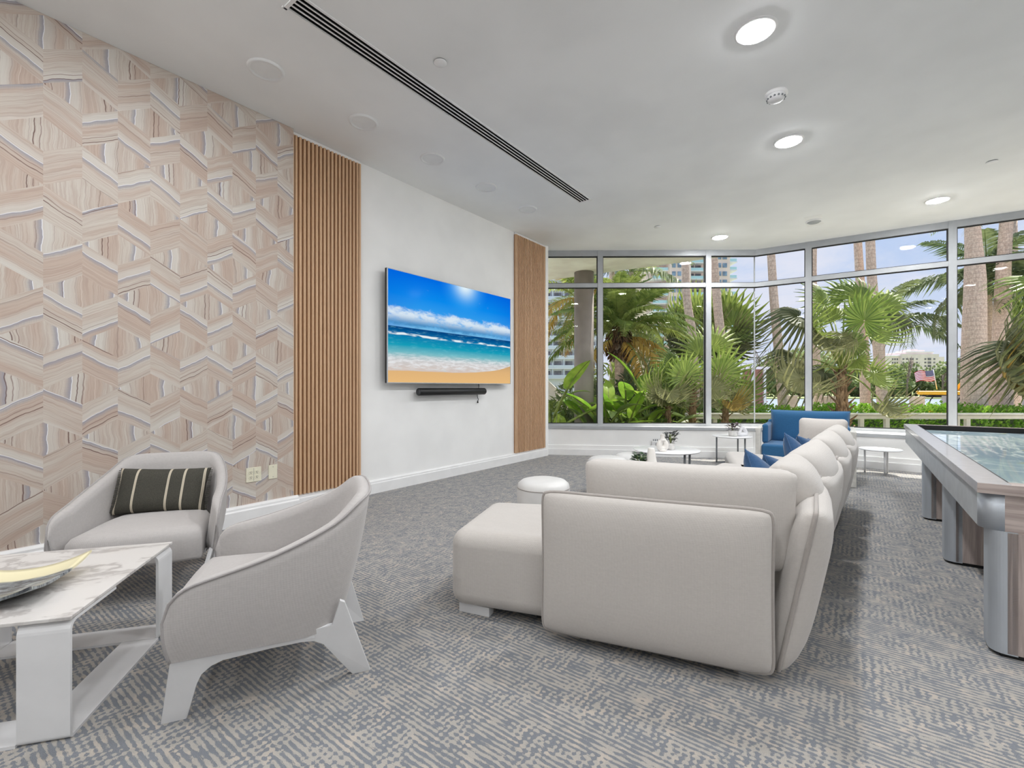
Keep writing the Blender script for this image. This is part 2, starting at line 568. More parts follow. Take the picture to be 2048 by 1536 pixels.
# -- grey brown laminate of the game table (grain along the longest run)
def laminate(name, axis):
    m, nt, out = new_mat(name)
    o = nt.obj(); X, Y, Z = nt.xyz(o)
    sc = {'x': (2.0, 45.0, 45.0), 'y': (45.0, 2.0, 45.0), 'z': (45.0, 45.0, 2.0)}[axis]
    v = nt.vec(nt.mul(X, sc[0]), nt.mul(Y, sc[1]), nt.mul(Z, sc[2]))
    g = nt.noise(v, 1.0, 5, 0.6, 0.6)
    g2 = nt.noise(v, 0.25, 2, 0.5, 1.0)
    colr = nt.mix(nt.sstep(g, 0.3, 0.7), lin(150, 137, 132), lin(188, 175, 169))
    colr = nt.mix(nt.sstep(g2, 0.5, 0.62, 0, 0.12), colr, lin(120, 104, 98))
    finish(nt, out, colr, 0.38, 0, nt.bump(g, 0.06, 0.001), 0.5)
    return m
M['lam_sheen'] = plain('laminate_window_sheen', (164, 168, 171), 0.35, var=0.04, nscale=12)  # long aprons: the window's reflection painted in as blue grey
M['lam_x'] = laminate('walnut_grey_laminate_long', 'x'); M['lam_y'] = laminate('walnut_grey_laminate_cross', 'y'); M['lam_z'] = laminate('walnut_grey_laminate_upright', 'z')
M['rail'] = plain('pale_grey_laminate', (168, 166, 168), 0.3, var=0.03, nscale=20, coat=0.2)

# -- marble top
m, nt, out = new_mat('calacatta_marble'); M['marble'] = m
o = nt.obj()
wp = nt.noise(o, 2.6, 4, 0.6)
x, y, z = nt.xyz(o)
v1 = nt.noise(nt.vec(nt.add(nt.mul(x, 2.2), nt.mul(wp, 1.4)), nt.add(nt.mul(y, 5.0), nt.mul(wp, 1.0)), 0.0), 1.0, 5, 0.6)
vein = nt.sub(1.0, nt.sstep(nt.m('ABSOLUTE', nt.sub(v1, 0.5)), 0.0, 0.055))
blot = nt.sstep(nt.noise(o, 3.0, 3), 0.48, 0.72)
colr = nt.mix(nt.mul(blot, 0.45), lin(212, 209, 206), lin(182, 176, 171))
colr = nt.mix(nt.mul(vein, 0.6), colr, lin(146, 140, 137))
colr = nt.mix(nt.sstep(nt.noise(o, 2.0, 2), 0.6, 0.75, 0, 0.35), colr, lin(214, 200, 184))
finish(nt, out, colr, 0.28, 0, None, 0.5)

# -- glass pane: clear, with a mirror component that rises at grazing angles
m, nt, out = new_mat('window_glass'); M['glass'] = m
lw = nt.new('ShaderNodeLayerWeight'); lw.inputs[0].default_value = 0.5
fac = nt.add(0.006, nt.mul(nt.m('POWER', lw.outputs['Facing'], 5.0), 0.35))
tr = nt.new('ShaderNodeBsdfTransparent'); tr.inputs[0].default_value = (0.985, 0.99, 0.985, 1)
gl = nt.new('ShaderNodeBsdfGlossy'); gl.inputs['Roughness'].default_value = 0.0
mx = nt.new('ShaderNodeMixShader'); nt.put(mx.inputs[0], fac)
nt.t.links.new(tr.outputs[0], mx.inputs[1]); nt.t.links.new(gl.outputs[0], mx.inputs[2])
nt.t.links.new(mx.outputs[0], out.inputs[0])

# -- downlight diffuser
m, nt, out = new_mat('downlight_diffuser'); M['lamp'] = m
e = nt.new('ShaderNodeEmission'); e.inputs[0].default_value = (0.975, 0.985, 1.0, 1); e.inputs[1].default_value = LAMP_E * 1.75
nt.t.links.new(e.outputs[0], out.inputs[0])

m, nt, out = new_mat('added_downlight_diffuser'); M['lamp_added'] = m  # weaker glow for the unseen added downlights
e = nt.new('ShaderNodeEmission'); e.inputs[0].default_value = (0.975, 0.985, 1.0, 1); e.inputs[1].default_value = LAMP_E * 0.88
nt.t.links.new(e.outputs[0], out.inputs[0])

# -- television picture: sea, surf and sand under a blue sky (object x runs 0..W, z 0..H)
TVW, TVH = 2.12, 1.19
m, nt, out = new_mat('tv_picture'); M['tv'] = m
o = nt.obj(); X, Y, Z = nt.xyz(o)
px = nt.m('DIVIDE', X, TVW); py = nt.m('DIVIDE', Z, TVH)
ax = nt.mul(px, 1.78)
pv = nt.vec(ax, py, 0.0)
sky = nt.ramp(py, [(0.50, lin(120, 190, 235)), (0.62, lin(60, 165, 240)), (0.80, lin(8, 140, 240)), (1.0, lin(0, 108, 230))])
dx = nt.sub(px, 0.56); dy = nt.sub(py, 1.03)
dist = nt.m('SQRT', nt.add(nt.mul(nt.mul(dx, dx), 2.6), nt.mul(dy, dy)))
glow = nt.m('POWER', nt.sub(1.0, nt.sstep(dist, 0.0, 0.36)), 1.6)
sky = nt.mix(nt.m('POWER', glow, 0.6), sky, lin(60, 178, 248))
sky = nt.mix(nt.m('POWER', glow, 2.2), sky, lin(240, 252, 255))
corner = nt.sstep(nt.m('ABSOLUTE', nt.sub(px, 0.5)), 0.25, 0.6, 0.0, 0.35)
sky = nt.mix(corner, sky, lin(0, 84, 214))
cn = nt.noise(nt.vec(nt.mul(ax, 2.2), nt.mul(py, 5.5), 3.0), 2.6, 9, 0.68, 0.3)
ch = nt.sub(1.0, nt.sstep(nt.m('ABSOLUTE', nt.sub(py, nt.add(0.59, nt.mul(px, 0.01)))), 0.03, 0.135))
cm = nt.sstep(nt.add(cn, nt.mul(ch, 0.40)), 0.64, 0.96)
cc = nt.mix(nt.sstep(py, 0.53, 0.63), lin(70, 140, 195), lin(225, 238, 248))
sky = nt.mix(nt.mul(cm, 0.95), sky, cc)
sea = nt.ramp(py, [(0.10, lin(214, 196, 186)), (0.20, lin(206, 205, 205)), (0.27, lin(120, 190, 200)), (0.34, lin(22, 160, 188)), (0.42, lin(8, 128, 178)), (0.455, lin(4, 96, 156)), (0.50, lin(0, 64, 128))])
rip = nt.noise(nt.vec(nt.mul(ax, 4.0), nt.mul(py, 22.0), 0.0), 2.0, 6, 0.65)
sea = nt.mix(nt.sstep(rip, 0.5, 0.8, 0.0, 0.5), sea, lin(120, 210, 224))
foam = nt.mul(nt.sub(1.0, nt.sstep(nt.m('ABSOLUTE', nt.sub(py, 0.19)), 0.02, 0.10)), nt.sstep(rip, 0.40, 0.62))
sea = nt.mix(nt.mul(foam, 0.8), sea, lin(240, 240, 242))
wc = nt.add(nt.sub(0.44, nt.mul(px, 0.012)), nt.mul(nt.sub(nt.noise(nt.vec(nt.mul(px, 5.0), 0.0, 2.0), 1.0, 2), 0.5), 0.06))
wl = nt.mul(nt.sub(1.0, nt.sstep(nt.m('ABSOLUTE', nt.sub(py, wc)), 0.004, 0.016)), nt.sstep(nt.noise(nt.vec(nt.mul(px, 7.0), nt.mul(py, 12.0), 5.0), 1.0, 3), 0.40, 0.50))
sea = nt.mix(wl, sea, lin(236, 246, 250))
sandline = nt.add(nt.add(0.105, nt.mul(nt.m('POWER', px, 5.0), 0.10)), nt.mul(nt.sub(nt.noise(nt.vec(nt.mul(px, 3.0), 1.0, 0.0), 1.0, 2), 0.5), 0.04))
sand = nt.ramp(py, [(0.0, lin(236, 190, 128)), (0.12, lin(226, 182, 126)), (0.2, lin(206, 168, 120))])
pic = nt.mix(nt.sstep(nt.sub(py, 0.502), -0.003, 0.003), sea, sky)
pic = nt.mix(nt.sstep(nt.sub(py, sandline), -0.004, 0.004), sand, pic)
e = nt.new('ShaderNodeEmission'); nt.put(e.inputs[0], pic); e.inputs[1].default_value = 0.95
g = nt.new('ShaderNodeBsdfGlossy'); g.inputs['Roughness'].default_value = 0.12; g.inputs[0].default_value = (0.0008, 0.0008, 0.0008, 1)
ad = nt.new('ShaderNodeAddShader'); nt.t.links.new(e.outputs[0], ad.inputs[0]); nt.t.links.new(g.outputs[0], ad.inputs[1])
nt.t.links.new(ad.outputs[0], out.inputs[0])

# -- game table screen: watery picture under glass, its glow raised to paint in window reflections
m, nt, out = new_mat('game_screen'); M['screen'] = m
o = nt.obj(); X, Y, Z = nt.xyz(o)
n1 = nt.noise(nt.vec(nt.mul(X, 1.6), nt.mul(Y, 3.2), 0.0), 1.1, 4, 0.55, 1.2)
n2 = nt.noise(nt.vec(nt.mul(X, 1.0), nt.mul(Y, 2.0), 4.0), 1.3, 3, 0.5, 0.6)
colr = nt.mix(nt.sstep(n2, 0.4, 0.65), lin(140, 162, 178), lin(168, 190, 196))
wisp = nt.sub(1.0, nt.sstep(nt.m('ABSOLUTE', nt.sub(n1, 0.5)), 0.0, 0.05))
colr = nt.mix(nt.mul(wisp, 0.8), colr, lin(214, 226, 226))
colr = nt.mix(nt.sstep(nt.noise(o, 3.2, 3, 0.6, 1.0), 0.60, 0.70, 0, 0.75), colr, lin(186, 176, 92))
finish(nt, out, (0.01, 0.01, 0.012, 1), 0.04, 0, None, 0.6, emis=colr, estr=0.75)

# -- striped lumbar cushion: charcoal with cream stripes
m, nt, out = new_mat('striped_charcoal_cushion'); M['stripe'] = m
o = nt.obj(); X, Y, Z = nt.xyz(o)
fz = nt.noise(o, 260.0, 3)
c = nt.mix(fz, lin(40, 40, 36), lin(88, 86, 78))
st = None
for xc in (-0.215, -0.125, 0.035, 0.11, 0.205):
    sx = nt.sub(1.0, nt.sstep(nt.m('ABSOLUTE', nt.sub(X, xc)), 0.0045, 0.0065))
    th = nt.sub(1.0, nt.mul(nt.sub(1.0, nt.sstep(nt.m('ABSOLUTE', nt.sub(X, xc)), 0.0006, 0.0014)), 0.6))
    sx = nt.mul(sx, th)
    st = sx if st is None else nt.m('MAXIMUM', st, sx)
c = nt.mix(nt.mul(st, 0.9), c, lin(208, 198, 178))
finish(nt, out, c, 0.95, 0, nt.bump(fz, 0.4, 0.003), 0.2)

# -- slumped glass dish: pale yellow along one side, then charcoal marbling
m, nt, out = new_mat('art_glass_dish'); M['dish'] = m
o = nt.obj(); X, Y, Z = nt.xyz(o)
wv = nt.mul(nt.sub(nt.noise(o, 9.0, 4), 0.5), 0.03)
yy = nt.add(Y, wv)
mar = nt.noise(nt.vec(nt.mul(X, 14.0), nt.mul(Y, 40.0), 0.0), 1.0, 5, 0.65, 0.8)
gr = nt.mix(nt.sstep(mar, 0.35, 0.65), lin(56, 60, 66), lin(150, 156, 158))
gr = nt.mix(nt.sstep(mar, 0.62, 0.72, 0, 0.6), gr, lin(170, 178, 140))
c = nt.mix(nt.sstep(yy, 0.055, 0.075), gr, lin(226, 218, 182))
finish(nt, out, c, 0.18, 0, None, 0.5)

# -- outdoor materials
M['soffit'] = plain('beige_stucco_soffit', (250, 245, 236), 0.85, var=0.04, nscale=3, bump=0.2, bscale=30)
M['column'] = plain('taupe_painted_concrete', (150, 140, 136), 0.75, var=0.05, nscale=3, bump=0.15, bscale=40)
M['rail_white'] = plain('white_railing', (226, 222, 214), 0.5, var=0.02)
M['ground'] = plain('garden_mulch', (206, 198, 180), 0.95, var=0.25, nscale=5, bump=0.5, bscale=20)
M['lawn'] = plain('lawn', (150, 160, 110), 0.95, var=0.2, nscale=6, bump=0.4, bscale=40)
M['quay'] = plain('quay_concrete', (206, 194, 178), 0.9, var=0.08, nscale=3)
m, nt, out = new_mat('bay_water'); M['water'] = m
o = nt.obj()
wn = nt.noise(o, 1.2, 4, 0.6)
finish(nt, out, nt.mix(wn, lin(150, 166, 184), lin(186, 196, 208)), 0.25, 0, nt.bump(wn, 0.3, 0.05), 0.5)
def leafmat(name, a, b, rough=0.45, tr=0.3):
    m, nt, out = new_mat(name)
    o = nt.obj(); r = nt.new('ShaderNodeObjectInfo').outputs['Random']
    X, Y, Z = nt.xyz(o)
    an = nt.m('ARCTAN2', X, Y)
    n = nt.noise(nt.vec(nt.mul(an, 9.0), nt.mul(Y, 1.5), nt.mul(Z, 3.0)), 1.6, 3) if name.startswith('fan') else nt.noise(o, 7.0, 3)
    f = nt.sstep(nt.add(nt.mul(n, 0.75), nt.mul(r, 0.25)), 0.30, 0.68)
    finish(nt, out, nt.mix(f, lin(*a), lin(*b)), rough, 0, None, 0.4, trans=tr)
    return m
M['fan_green'] = leafmat('fan_leaf_green', (88, 114, 46), (168, 184, 98), 0.42, 0.33)
M['fan_dark'] = leafmat('fan_leaf_dark', (72, 82, 48), (148, 148, 104), 0.45, 0.28)
M['fan_dry'] = leafmat('fan_leaf_dry', (150, 122, 62), (184, 164, 84), 0.6, 0.2)
M['pin_green'] = leafmat('feather_leaf_green', (116, 140, 66), (176, 188, 104), 0.45, 0.4)
M['pin_yellow'] = leafmat('feather_leaf_yellow', (186, 148, 62), (206, 176, 92), 0.6)
M['pin_dark'] = leafmat('feather_leaf_dark', (82, 102, 66), (132, 144, 100), 0.45, 0.35)
M['paddle'] = leafmat('paddle_leaf', (112, 158, 48), (180, 208, 84), 0.35, 0.42)
M['paddle_dark'] = leafmat('paddle_leaf_dark_kind', (92, 116, 62), (140, 156, 104), 0.35, 0.35)  # darker green paddle leaf, mixed in among the brighter ones
M['hedge'] = leafmat('hedge_leaf', (116, 164, 52), (180, 212, 88), 0.35, 0.4)
M['mangrove'] = leafmat('mangrove_leaf', (112, 130, 80), (158, 172, 112), 0.6, 0.25)
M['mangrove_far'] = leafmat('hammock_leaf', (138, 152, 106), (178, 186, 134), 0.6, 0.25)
M['stem'] = plain('green_stem', (132, 146, 70), 0.5, var=0.15, nscale=10)
M['twig'] = plain('bare_twig', (120, 104, 92), 0.8, var=0.1)
m, nt, out = new_mat('ringed_palm_trunk'); M['trunk'] = m
o = nt.obj(); X, Y, Z = nt.xyz(o)
n = nt.noise(nt.vec(nt.mul(X, 26.0), nt.mul(Y, 26.0), nt.mul(Z, 14.0)), 1.0, 5, 0.7)
rg = nt.m('SINE', nt.mul(nt.add(Z, nt.mul(n, 0.05)), 52.0))
c = nt.mix(nt.sstep(n, 0.35, 0.68), lin(204, 178, 162), lin(242, 222, 206))
c = nt.mix(nt.sstep(rg, 0.82, 1.0, 0, 0.25), c, lin(118, 98, 86))
finish(nt, out, c, 0.9, 0, nt.bump(n, 0.35, 0.01), 0.2)
m, nt, out = new_mat('fibrous_palm_trunk'); M['fibre'] = m
o = nt.obj(); X, Y, Z = nt.xyz(o)
n = nt.noise(nt.vec(nt.mul(X, 30.0), nt.mul(Y, 30.0), nt.mul(Z, 9.0)), 1.0, 5, 0.7)
c = nt.mix(nt.sstep(n, 0.3, 0.7), lin(84, 64, 48), lin(170, 142, 112))
finish(nt, out, c, 0.95, 0, nt.bump(n, 0.6, 0.02), 0.2)
M['boot'] = plain('dead_frond_fibre', (104, 76, 52), 0.95, var=0.3, nscale=30, bump=0.6)
M['bld_white'] = plain('white_apartment_wall', (240, 238, 242), 0.85, var=0.02)
M['bld_pink'] = plain('peach_tower_wall', (246, 224, 210), 0.85, var=0.03, nscale=0.2)
M['bld_cream'] = plain('cream_hotel_wall', (242, 228, 226), 0.85, var=0.03, nscale=0.2)
M['bld_blue'] = plain('pale_blue_tower_wall', (226, 234, 246), 0.7, var=0.02)
M['bld_win'] = plain('dark_window_glass', (134, 156, 178), 0.2, var=0.15, nscale=0.6)
M['bld_win_dark'] = plain('dark_window_opening', (122, 118, 124), 0.4, var=0.2, nscale=0.6)
M['bld_aqua'] = plain('aqua_balcony_glass', (190, 228, 234), 0.25, var=0.05)
M['bld_rail'] = plain('pale_balcony_rail', (214, 220, 230), 0.5, var=0.03)
M['brick'] = plain('red_brown_timber', (160, 112, 96), 0.85, var=0.08)
M['yellow'] = plain('yellow_boat_paint', (246, 178, 34), 0.4, var=0.03)
M['boat_white'] = plain('boat_white', (226, 224, 220), 0.5)
M['boat_glass'] = plain('boat_side_curtain', (176, 170, 166), 0.3, var=0.06, nscale=4)
# ---------------------------------------------------------------- the room shell
CH = 3.38                                   # ceiling height
WALL_N, PAPER_N, SLAT_N = 4.04, 3.98, 4.005 # distances of the left wall, papered part, slat faces
P1 = Vector((4.046, 7.70, 0))               # corner where the two glass fronts meet
P0 = Vector((0.36, 7.76, 0))
FD = Vector((0.8326, -0.554, 0)).normalized()
P2 = P1 + FD*7.2
sP2 = DX*P2.x + DY*P2.y; nP2 = DY*P2.x - DX*P2.y
S_BACK = -3.6
R3 = sn(S_BACK, nP2); R4 = sn(S_BACK, -WALL_N)

def room_obj(mb, name, mats, parent=None, bevel=0.0, **kw):
    o = mb.build(name, mats, parent, bevel, **kw)
    if parent is None: o.rotation_euler = (0, 0, RZ_ROOM)
    return o

out_poly = [(R4.x, R4.y), (R3.x, R3.y), (P2.x, P2.y), (P1.x, P1.y), (P0.x, P0.y)]
mb = MB(); mb.prism(out_poly, -0.12, 0.0); structure(mb.build('floor', M['carpet']), 'grey blue and beige woven carpet with broken rows')
# ceiling plate: the recess for the diffuser is a real slot, so the plate is cut around it
mb = MB()
cs0, cs1, cn0, cn1 = 1.42, 5.05, -2.745, -2.605
E = 0.3
def quad(s0, s1, n0, n1, z0=CH, z1=CH+0.22): mb.box(((s0+s1)/2, -(n0+n1)/2, (z0+z1)/2), (s1-s0, n1-n0, z1-z0))
quad(S_BACK, cs0, -WALL_N-E, nP2); quad(cs0, cs1, -WALL_N-E, cn0); quad(cs0, cs1, cn1, nP2)
# front part follows the glass line
def to_room(p): return (DX*p.x+DY*p.y, -(DY*p.x-DX*p.y))
front = [(cs1, WALL_N+E), (cs1, -nP2), to_room(P2), to_room(P1+Vector((0.03,0.05,0))), to_room(P0+Vector((-.3,0.05,0)))]
mb.prism(front, CH, CH+0.22)
room_obj(mb, 'ceiling', M['ceiling']); structure(bpy.data.objects['ceiling'], 'smooth white painted ceiling')

# left wall: plain wall behind everything, papered face in front of its near part
s_paper, s_slat1 = 2.109, 2.815
s_slat2, s_end = 5.448, 6.245
S_CORNER = 6.32
mb = MB(); mb.box(((S_BACK+S_CORNER)/2, WALL_N+0.08, CH/2), (S_CORNER-S_BACK, 0.16, CH)); structure(room_obj(mb, 'wall_left', M['wall']), 'plain white wall behind the television')
mb = MB(); mb.box(((S_BACK+s_paper)/2, (WALL_N+PAPER_N)/2, CH/2), (s_paper-S_BACK, WALL_N-PAPER_N-0.001, CH-0.002))
structure(room_obj(mb, 'wall_papered', M['wallpaper']), 'wall papered in beige and grey agate zigzags')
# end of the left wall returns outward to the glass
mb = MB(); pe = sn(S_CORNER, -WALL_N)
mb.prism([(pe.x-0.02, pe.y-0.05), (pe.x+0.035, pe.y+0.0), (0.545, 7.85), (0.30, 7.85)], 0.0, CH)
structure(mb.build('wall_corner', M['wall']))
# unseen walls behind and to the right of the camera
mb = MB(); mb.box((S_BACK-0.08, (WALL_N-nP2)/2, CH/2), (0.16, WALL_N+nP2+0.3, CH)); structure(room_obj(mb, 'wall_back', M['wall']))
mb = MB(); mb.box(((S_BACK+sP2)/2, -nP2-0.08, CH/2), (sP2-S_BACK, 0.16, CH)); structure(room_obj(mb, 'wall_right', M['wall']))

# baseboards of the left wall: main run and the thicker run under the paper
def skirting(name, s0, s1, y, t, h):
    mb = MB()
    prof = [(0, 0), (t, 0), (t, h*0.74), (t*0.72, h*0.80), (t*0.72, h*0.90), (t*0.4, h), (0, h)]
    b = len(mb.v)
    for s in (s0, s1):
        for (d, z) in prof: mb.v.append(Vector((s, y-d, z)))
    n = len(prof)
    for i in range(n): j = (i+1) % n; mb.face((i, j, n+j, n+i))
    mb.face(range(n-1, -1, -1)); mb.face(range(n, 2*n))
    return structure(room_obj(mb, name, M['trim']))
skirting('baseboard_left', s_paper, S_CORNER, WALL_N, 0.028, 0.137)
skirting('baseboard_papered', S_BACK, s_paper+0.03, PAPER_N, 0.05, 0.150)

# slatted oak panels
def slats(name, s0, s1, label):
    t = thing(name, label, 'wall panel', sn(s0, -WALL_N, 0.14), RZ_ROOM, 'slatted oak panels')
    mb = MB(); H = 3.345-0.14; L = s1-s0
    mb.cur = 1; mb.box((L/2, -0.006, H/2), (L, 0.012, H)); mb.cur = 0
    n = int(round(L/0.04))
    for i in range(n+1):
        c = i*L/n
        c = min(max(c, 0.0105), L-0.0105)
        mb.box((c, -0.024, H/2), (0.020, 0.026, H))
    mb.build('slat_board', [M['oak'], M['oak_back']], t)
    b2 = MB()
    b2.box((L/2, -0.012, H+0.016), (L, 0.02, 0.03)); b2.build('top_strip', M['trim'], t)
    return t
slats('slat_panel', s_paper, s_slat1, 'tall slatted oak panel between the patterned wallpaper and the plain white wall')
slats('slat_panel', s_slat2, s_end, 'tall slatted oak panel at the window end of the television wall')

# ---- knee wall under the glass, with stepped foot
K0, K1, K2, K3 = Vector((0.53, 7.60, 0)), Vector((3.74, 7.165, 0)), Vector((5.29, 5.985, 0)), Vector((9.75, 2.62, 0))
def knee(name, pts, outer, h=0.455):
    """wall whose room face runs along pts; back face along outer"""
    mb = MB()
    poly = [(p.x, p.y) for p in pts] + [(p.x, p.y) for p in reversed(outer)]
    mb.prism(poly, 0.0, h)
    return structure(mb.build(name, M['wall'], bevel=0.004))
knee('wall_sill_back', [K0, K1], [P0+Vector((0.1,0.12,0)), P1+Vector((0.05,0.12,0))])
knee('wall_sill_right', [K1, K2, K3], [P1+Vector((0.05,0.12,0)), P1+FD*2.8+Vector((.06,.1,0)), P2+Vector((0.1,0.1,0))])
def strip(name, pts, z0, z1, t, mat, bev=0.004):
    mb = MB()
    for a, b in zip(pts[:-1], pts[1:]):
        d = (b-a).normalized(); nn = Vector((d.y, -d.x, 0))
        mb.bar(a+nn*t/2+Vector((0,0,(z0+z1)/2)), b+nn*t/2+Vector((0,0,(z0+z1)/2)), t, z1-z0)
    return structure(mb.build(name, mat, bevel=bev))
strip('baseboard_window', [K0, K1, K2, K3], 0.0, 0.10, 0.035, M['trim'])
strip('trim_1', [K0, K1, K2, K3], 0.10, 0.165, 0.018, M['wall'])
strip('trim_2', [K0, K1, K2, K3], 0.425, 0.475, 0.02, M['frame'])

# ---- glazed fronts: one frame object per bay, panes as its children
Z_SILL, Z_T0, Z_T1, Z_HEAD = 0.50, 2.765, 2.835, 3.285
wn_count = [0]
def on_left(px):            # plan point on the first glass line for image column px
    u = (px-1024)/FPX; d = P1-P0; k = (u*P0.y-P0.x)/(d.x-u*d.y); return P0+d*k
def on_right(px):
    u = (px-1024)/FPX; k = (u*P1.y-P1.x)/(FD.x-u*FD.y); return P1+FD*k
def bay(a, b, wa=0.0, wb=0.07, corner=False):
    """one bay of curtain wall from a to b: mullion widths wa / wb at its ends"""
    wn_count[0] += 1
    d = (b-a); L = d.length; d.normalize()
    rz = math.atan2(d.y, d.x)
    fr = MB(); z0, z1 = Z_SILL-0.06, CH
    dep = 0.11
    def fb(x0, x1, za, zb, y=0.0, dp=dep): fr.box(((x0+x1)/2, y, (za+zb)/2), (x1-x0, dp, zb-za))
    fb(0, L, z0, Z_SILL)                                    # bottom rail
    fb(0, L, Z_T0, Z_T1, 0, 0.10); fb(0, L, Z_HEAD, CH)     # transom and head
    if wa: fb(0, wa/2, z0, CH, -0.003, dep+0.006)
    if wb: fb(L-wb/2, L, z0, CH, -0.003, dep+0.006)
    o = fr.build('window_%d' % wn_count[0], M['frame'])
    o.location = a; o.rotation_euler = (0, 0, rz); structure(o)
    xl = wa/2; xr = L-wb/2
    gk = MB()
    for za, zb in ((Z_SILL, Z_T0), (Z_T1, Z_HEAD)):
        pn = MB(); pn.box(((xl+xr)/2, 0.02, (za+zb)/2), (xr-xl, 0.012, zb-za))
        pn.build('pane', M['glass'], o)
        w = 0.012
        gk.box(((xl+xr)/2, -0.012, zb-w/2), (xr-xl, 0.03, w)); gk.box(((xl+xr)/2, -0.012, za+w/2), (xr-xl, 0.03, w))
        if wa: gk.box((xl+w/2, -0.012, (za+zb)/2), (w, 0.03, zb-za))
        if wb: gk.box((xr-w/2, -0.012, (za+zb)/2), (w, 0.03, zb-za))
    gk.build('gasket', M['gasket'], o)
    return o
L0, L1, L2 = on_left(1087), on_left(1199.5), on_left(1414.5)
bay(L0, L1, 0.10, 0.085); bay(L1, L2, 0.085, 0.085); bay(L2, P1, 0.085, 0.0)
R1_, R2_ = on_right(1617), on_right(1903.5)
bay(P1, R1_, 0.0, 0.085); bay(R1_, R2_, 0.085, 0.085)
step = (R2_-R1_).length
q = R2_
for i in range(2):
    nq = q+FD*step; 
    if (nq-P1).length > (P2-P1).length: nq = P2
    bay(q, nq, 0.085, 0.085); q = nq
if (P2-q).length > 0.2: bay(q, P2, 0.085, 0.085)
# butt joint where the glass meets at the corner
mb = MB(); mb.box((P1.x, P1.y+0.02, (Z_SILL+Z_HEAD)/2), (0.014, 0.02, Z_HEAD-Z_SILL)); structure(mb.build('trim_3', M['frame']))

# ---------------------------------------------------------------- ceiling fittings
def disc(mb, r, z0, z1, seg=40): mb.lathe([(0, z0), (r, z0), (r, z1), (0, z1)], seg=seg, smooth=False)
def downlight(p, label, r=0.125, k=1):
    t = thing('downlight', label, 'ceiling light', (p[0], p[1], CH), 0, 'lit round downlights')
    mb = MB(); mb.lathe([(r*0.80, -0.002), (r*0.84, -0.012), (r*0.97, -0.008), (r, 0.0)], seg=48)
    mb.build('trim_ring', M['trim'], t)
    mb = MB(); mb.lathe([(0, -0.024), (r*0.4, -0.021), (r*0.7, -0.012), (r*0.81, -0.004)], seg=48); o = mb.build('diffuser', M['lamp'] if k else M['lamp_added'], t)
    mb = MB(); return t
downlight(ceil_pt(1511, 61), 'large lit round downlight nearest the camera, above the smoke detector')
downlight(ceil_pt(1577, 282), 'lit round downlight just beyond the smoke detector')
downlight(ceil_pt(1875, 400), 'lit round downlight near the glass front on the right')
downlight(ceil_pt(1440, 474), 'smallest lit round downlight, near the corner of the glass')
for (s, n) in ((1.63, -0.52), (-0.03, -0.52), (-1.7, -0.52), (1.6, 2.6), (3.3, 2.6), (5.0, 2.6), (-0.05, 2.6), (-1.7, 2.6), (0.9, -2.7), (-0.7, -2.7), (-2.3, -2.7), (0.0, 4.6), (2.5, 4.6)):  # downlights out of view, added to brighten the room
    p = sn(s, n); downlight(p, 'lit round downlight added out of view, behind or beside the camera, to brighten the room', 0.125, 0)

def speaker(px, py, label):
    p = ceil_pt(px, py)
    t = thing('ceiling_speaker', label, 'speaker', p, 0, 'round flush ceiling speakers')
    mb = MB(); mb.lathe([(0.097, -0.004), (0.101, -0.014), (0.117, -0.013), (0.122, 0.0)], seg=48); mb.build('rim', M['speaker'], t)
    mb = MB(); mb.lathe([(0, -0.005), (0.099, -0.005)], seg=48, smooth=False); mb.build('grille', M['speaker'], t)
for (px, py, lb) in ((532, 139, 'round white ceiling speaker over the patterned wallpaper, largest of the row'), (727, 244, 'round white ceiling speaker above the first slatted panel, second largest of the row'),
                     (865, 317, 'round white ceiling speaker in the middle of the row of five'), (973, 374, 'round white ceiling speaker fourth along the row, above the far half of the television'),
                     (1055, 418, 'round white ceiling speaker at the window end of the row, the smallest')):
    speaker(px, py, lb)

# linear diffuser: black slots between thin white blades, set in a slim frame
t = thing('linear_air_diffuser', 'long white slot air diffuser with four black slots running along the ceiling', 'air vent', sn(0, 0, CH), RZ_ROOM)
mb = MB(); L = cs1-cs0; cw = cn1-cn0; cy = -(cn0+cn1)/2; cx = (cs0+cs1)/2
mb.box((cx, cy, 0.10), (L, cw, 0.01))
for sgn in (-1, 1): mb.box((cx, cy+sgn*(cw/2-0.001), 0.05), (L, 0.002, 0.10)); mb.box((cx+sgn*(L/2-0.001), cy, 0.05), (0.002, cw, 0.10))
mb.build('plenum', M['dark'], t)
mb = MB()
for sgn in (-1, 1): mb.box((cx, cy+sgn*(cw/2+0.008), -0.002), (L+0.06, 0.018, 0.008)); mb.box((cx+sgn*(L/2+0.012), cy, -0.002), (0.024, cw+0.034, 0.008))
mb.build('flange', M['trim'], t, bevel=0.002)
mb = MB()
for i in range(5):
    yy = cy-cw/2+cw*(i)/4.0
    w = 0.010 if 0 < i < 4 else 0.005
    yy = min(max(yy, cy-cw/2+w/2), cy+cw/2-w/2)
    mb.box((cx, yy, 0.002), (L, w, 0.004))
mb.build('blades', M['trim'], t)

def cover(px, py, r, label):
    p = ceil_pt(px, py)
    t = thing('sprinkler_cover', label, 'sprinkler', p, 0, 'concealed sprinkler cover plates')
    mb = MB(); mb.lathe([(0, -0.012), (r*0.96, -0.012), (r, -0.009), (r, -0.006)], seg=32); mb.build('cover_plate', M['trim'], t)
    mb = MB(); mb.lathe([(r*0.7, -0.008), (r*0.8, 0.0)], seg=24); mb.build('cup', M['grey_metal'], t)
cover(881, 124, 0.045, 'small round sprinkler cover plate between the long diffuser and the downlights')
cover(1315, 453, 0.045, 'small round sprinkler cover plate near the window corner, left of the smallest downlight')
cover(1984, 323, 0.045, 'small round sprinkler cover plate at the right, above the game table')

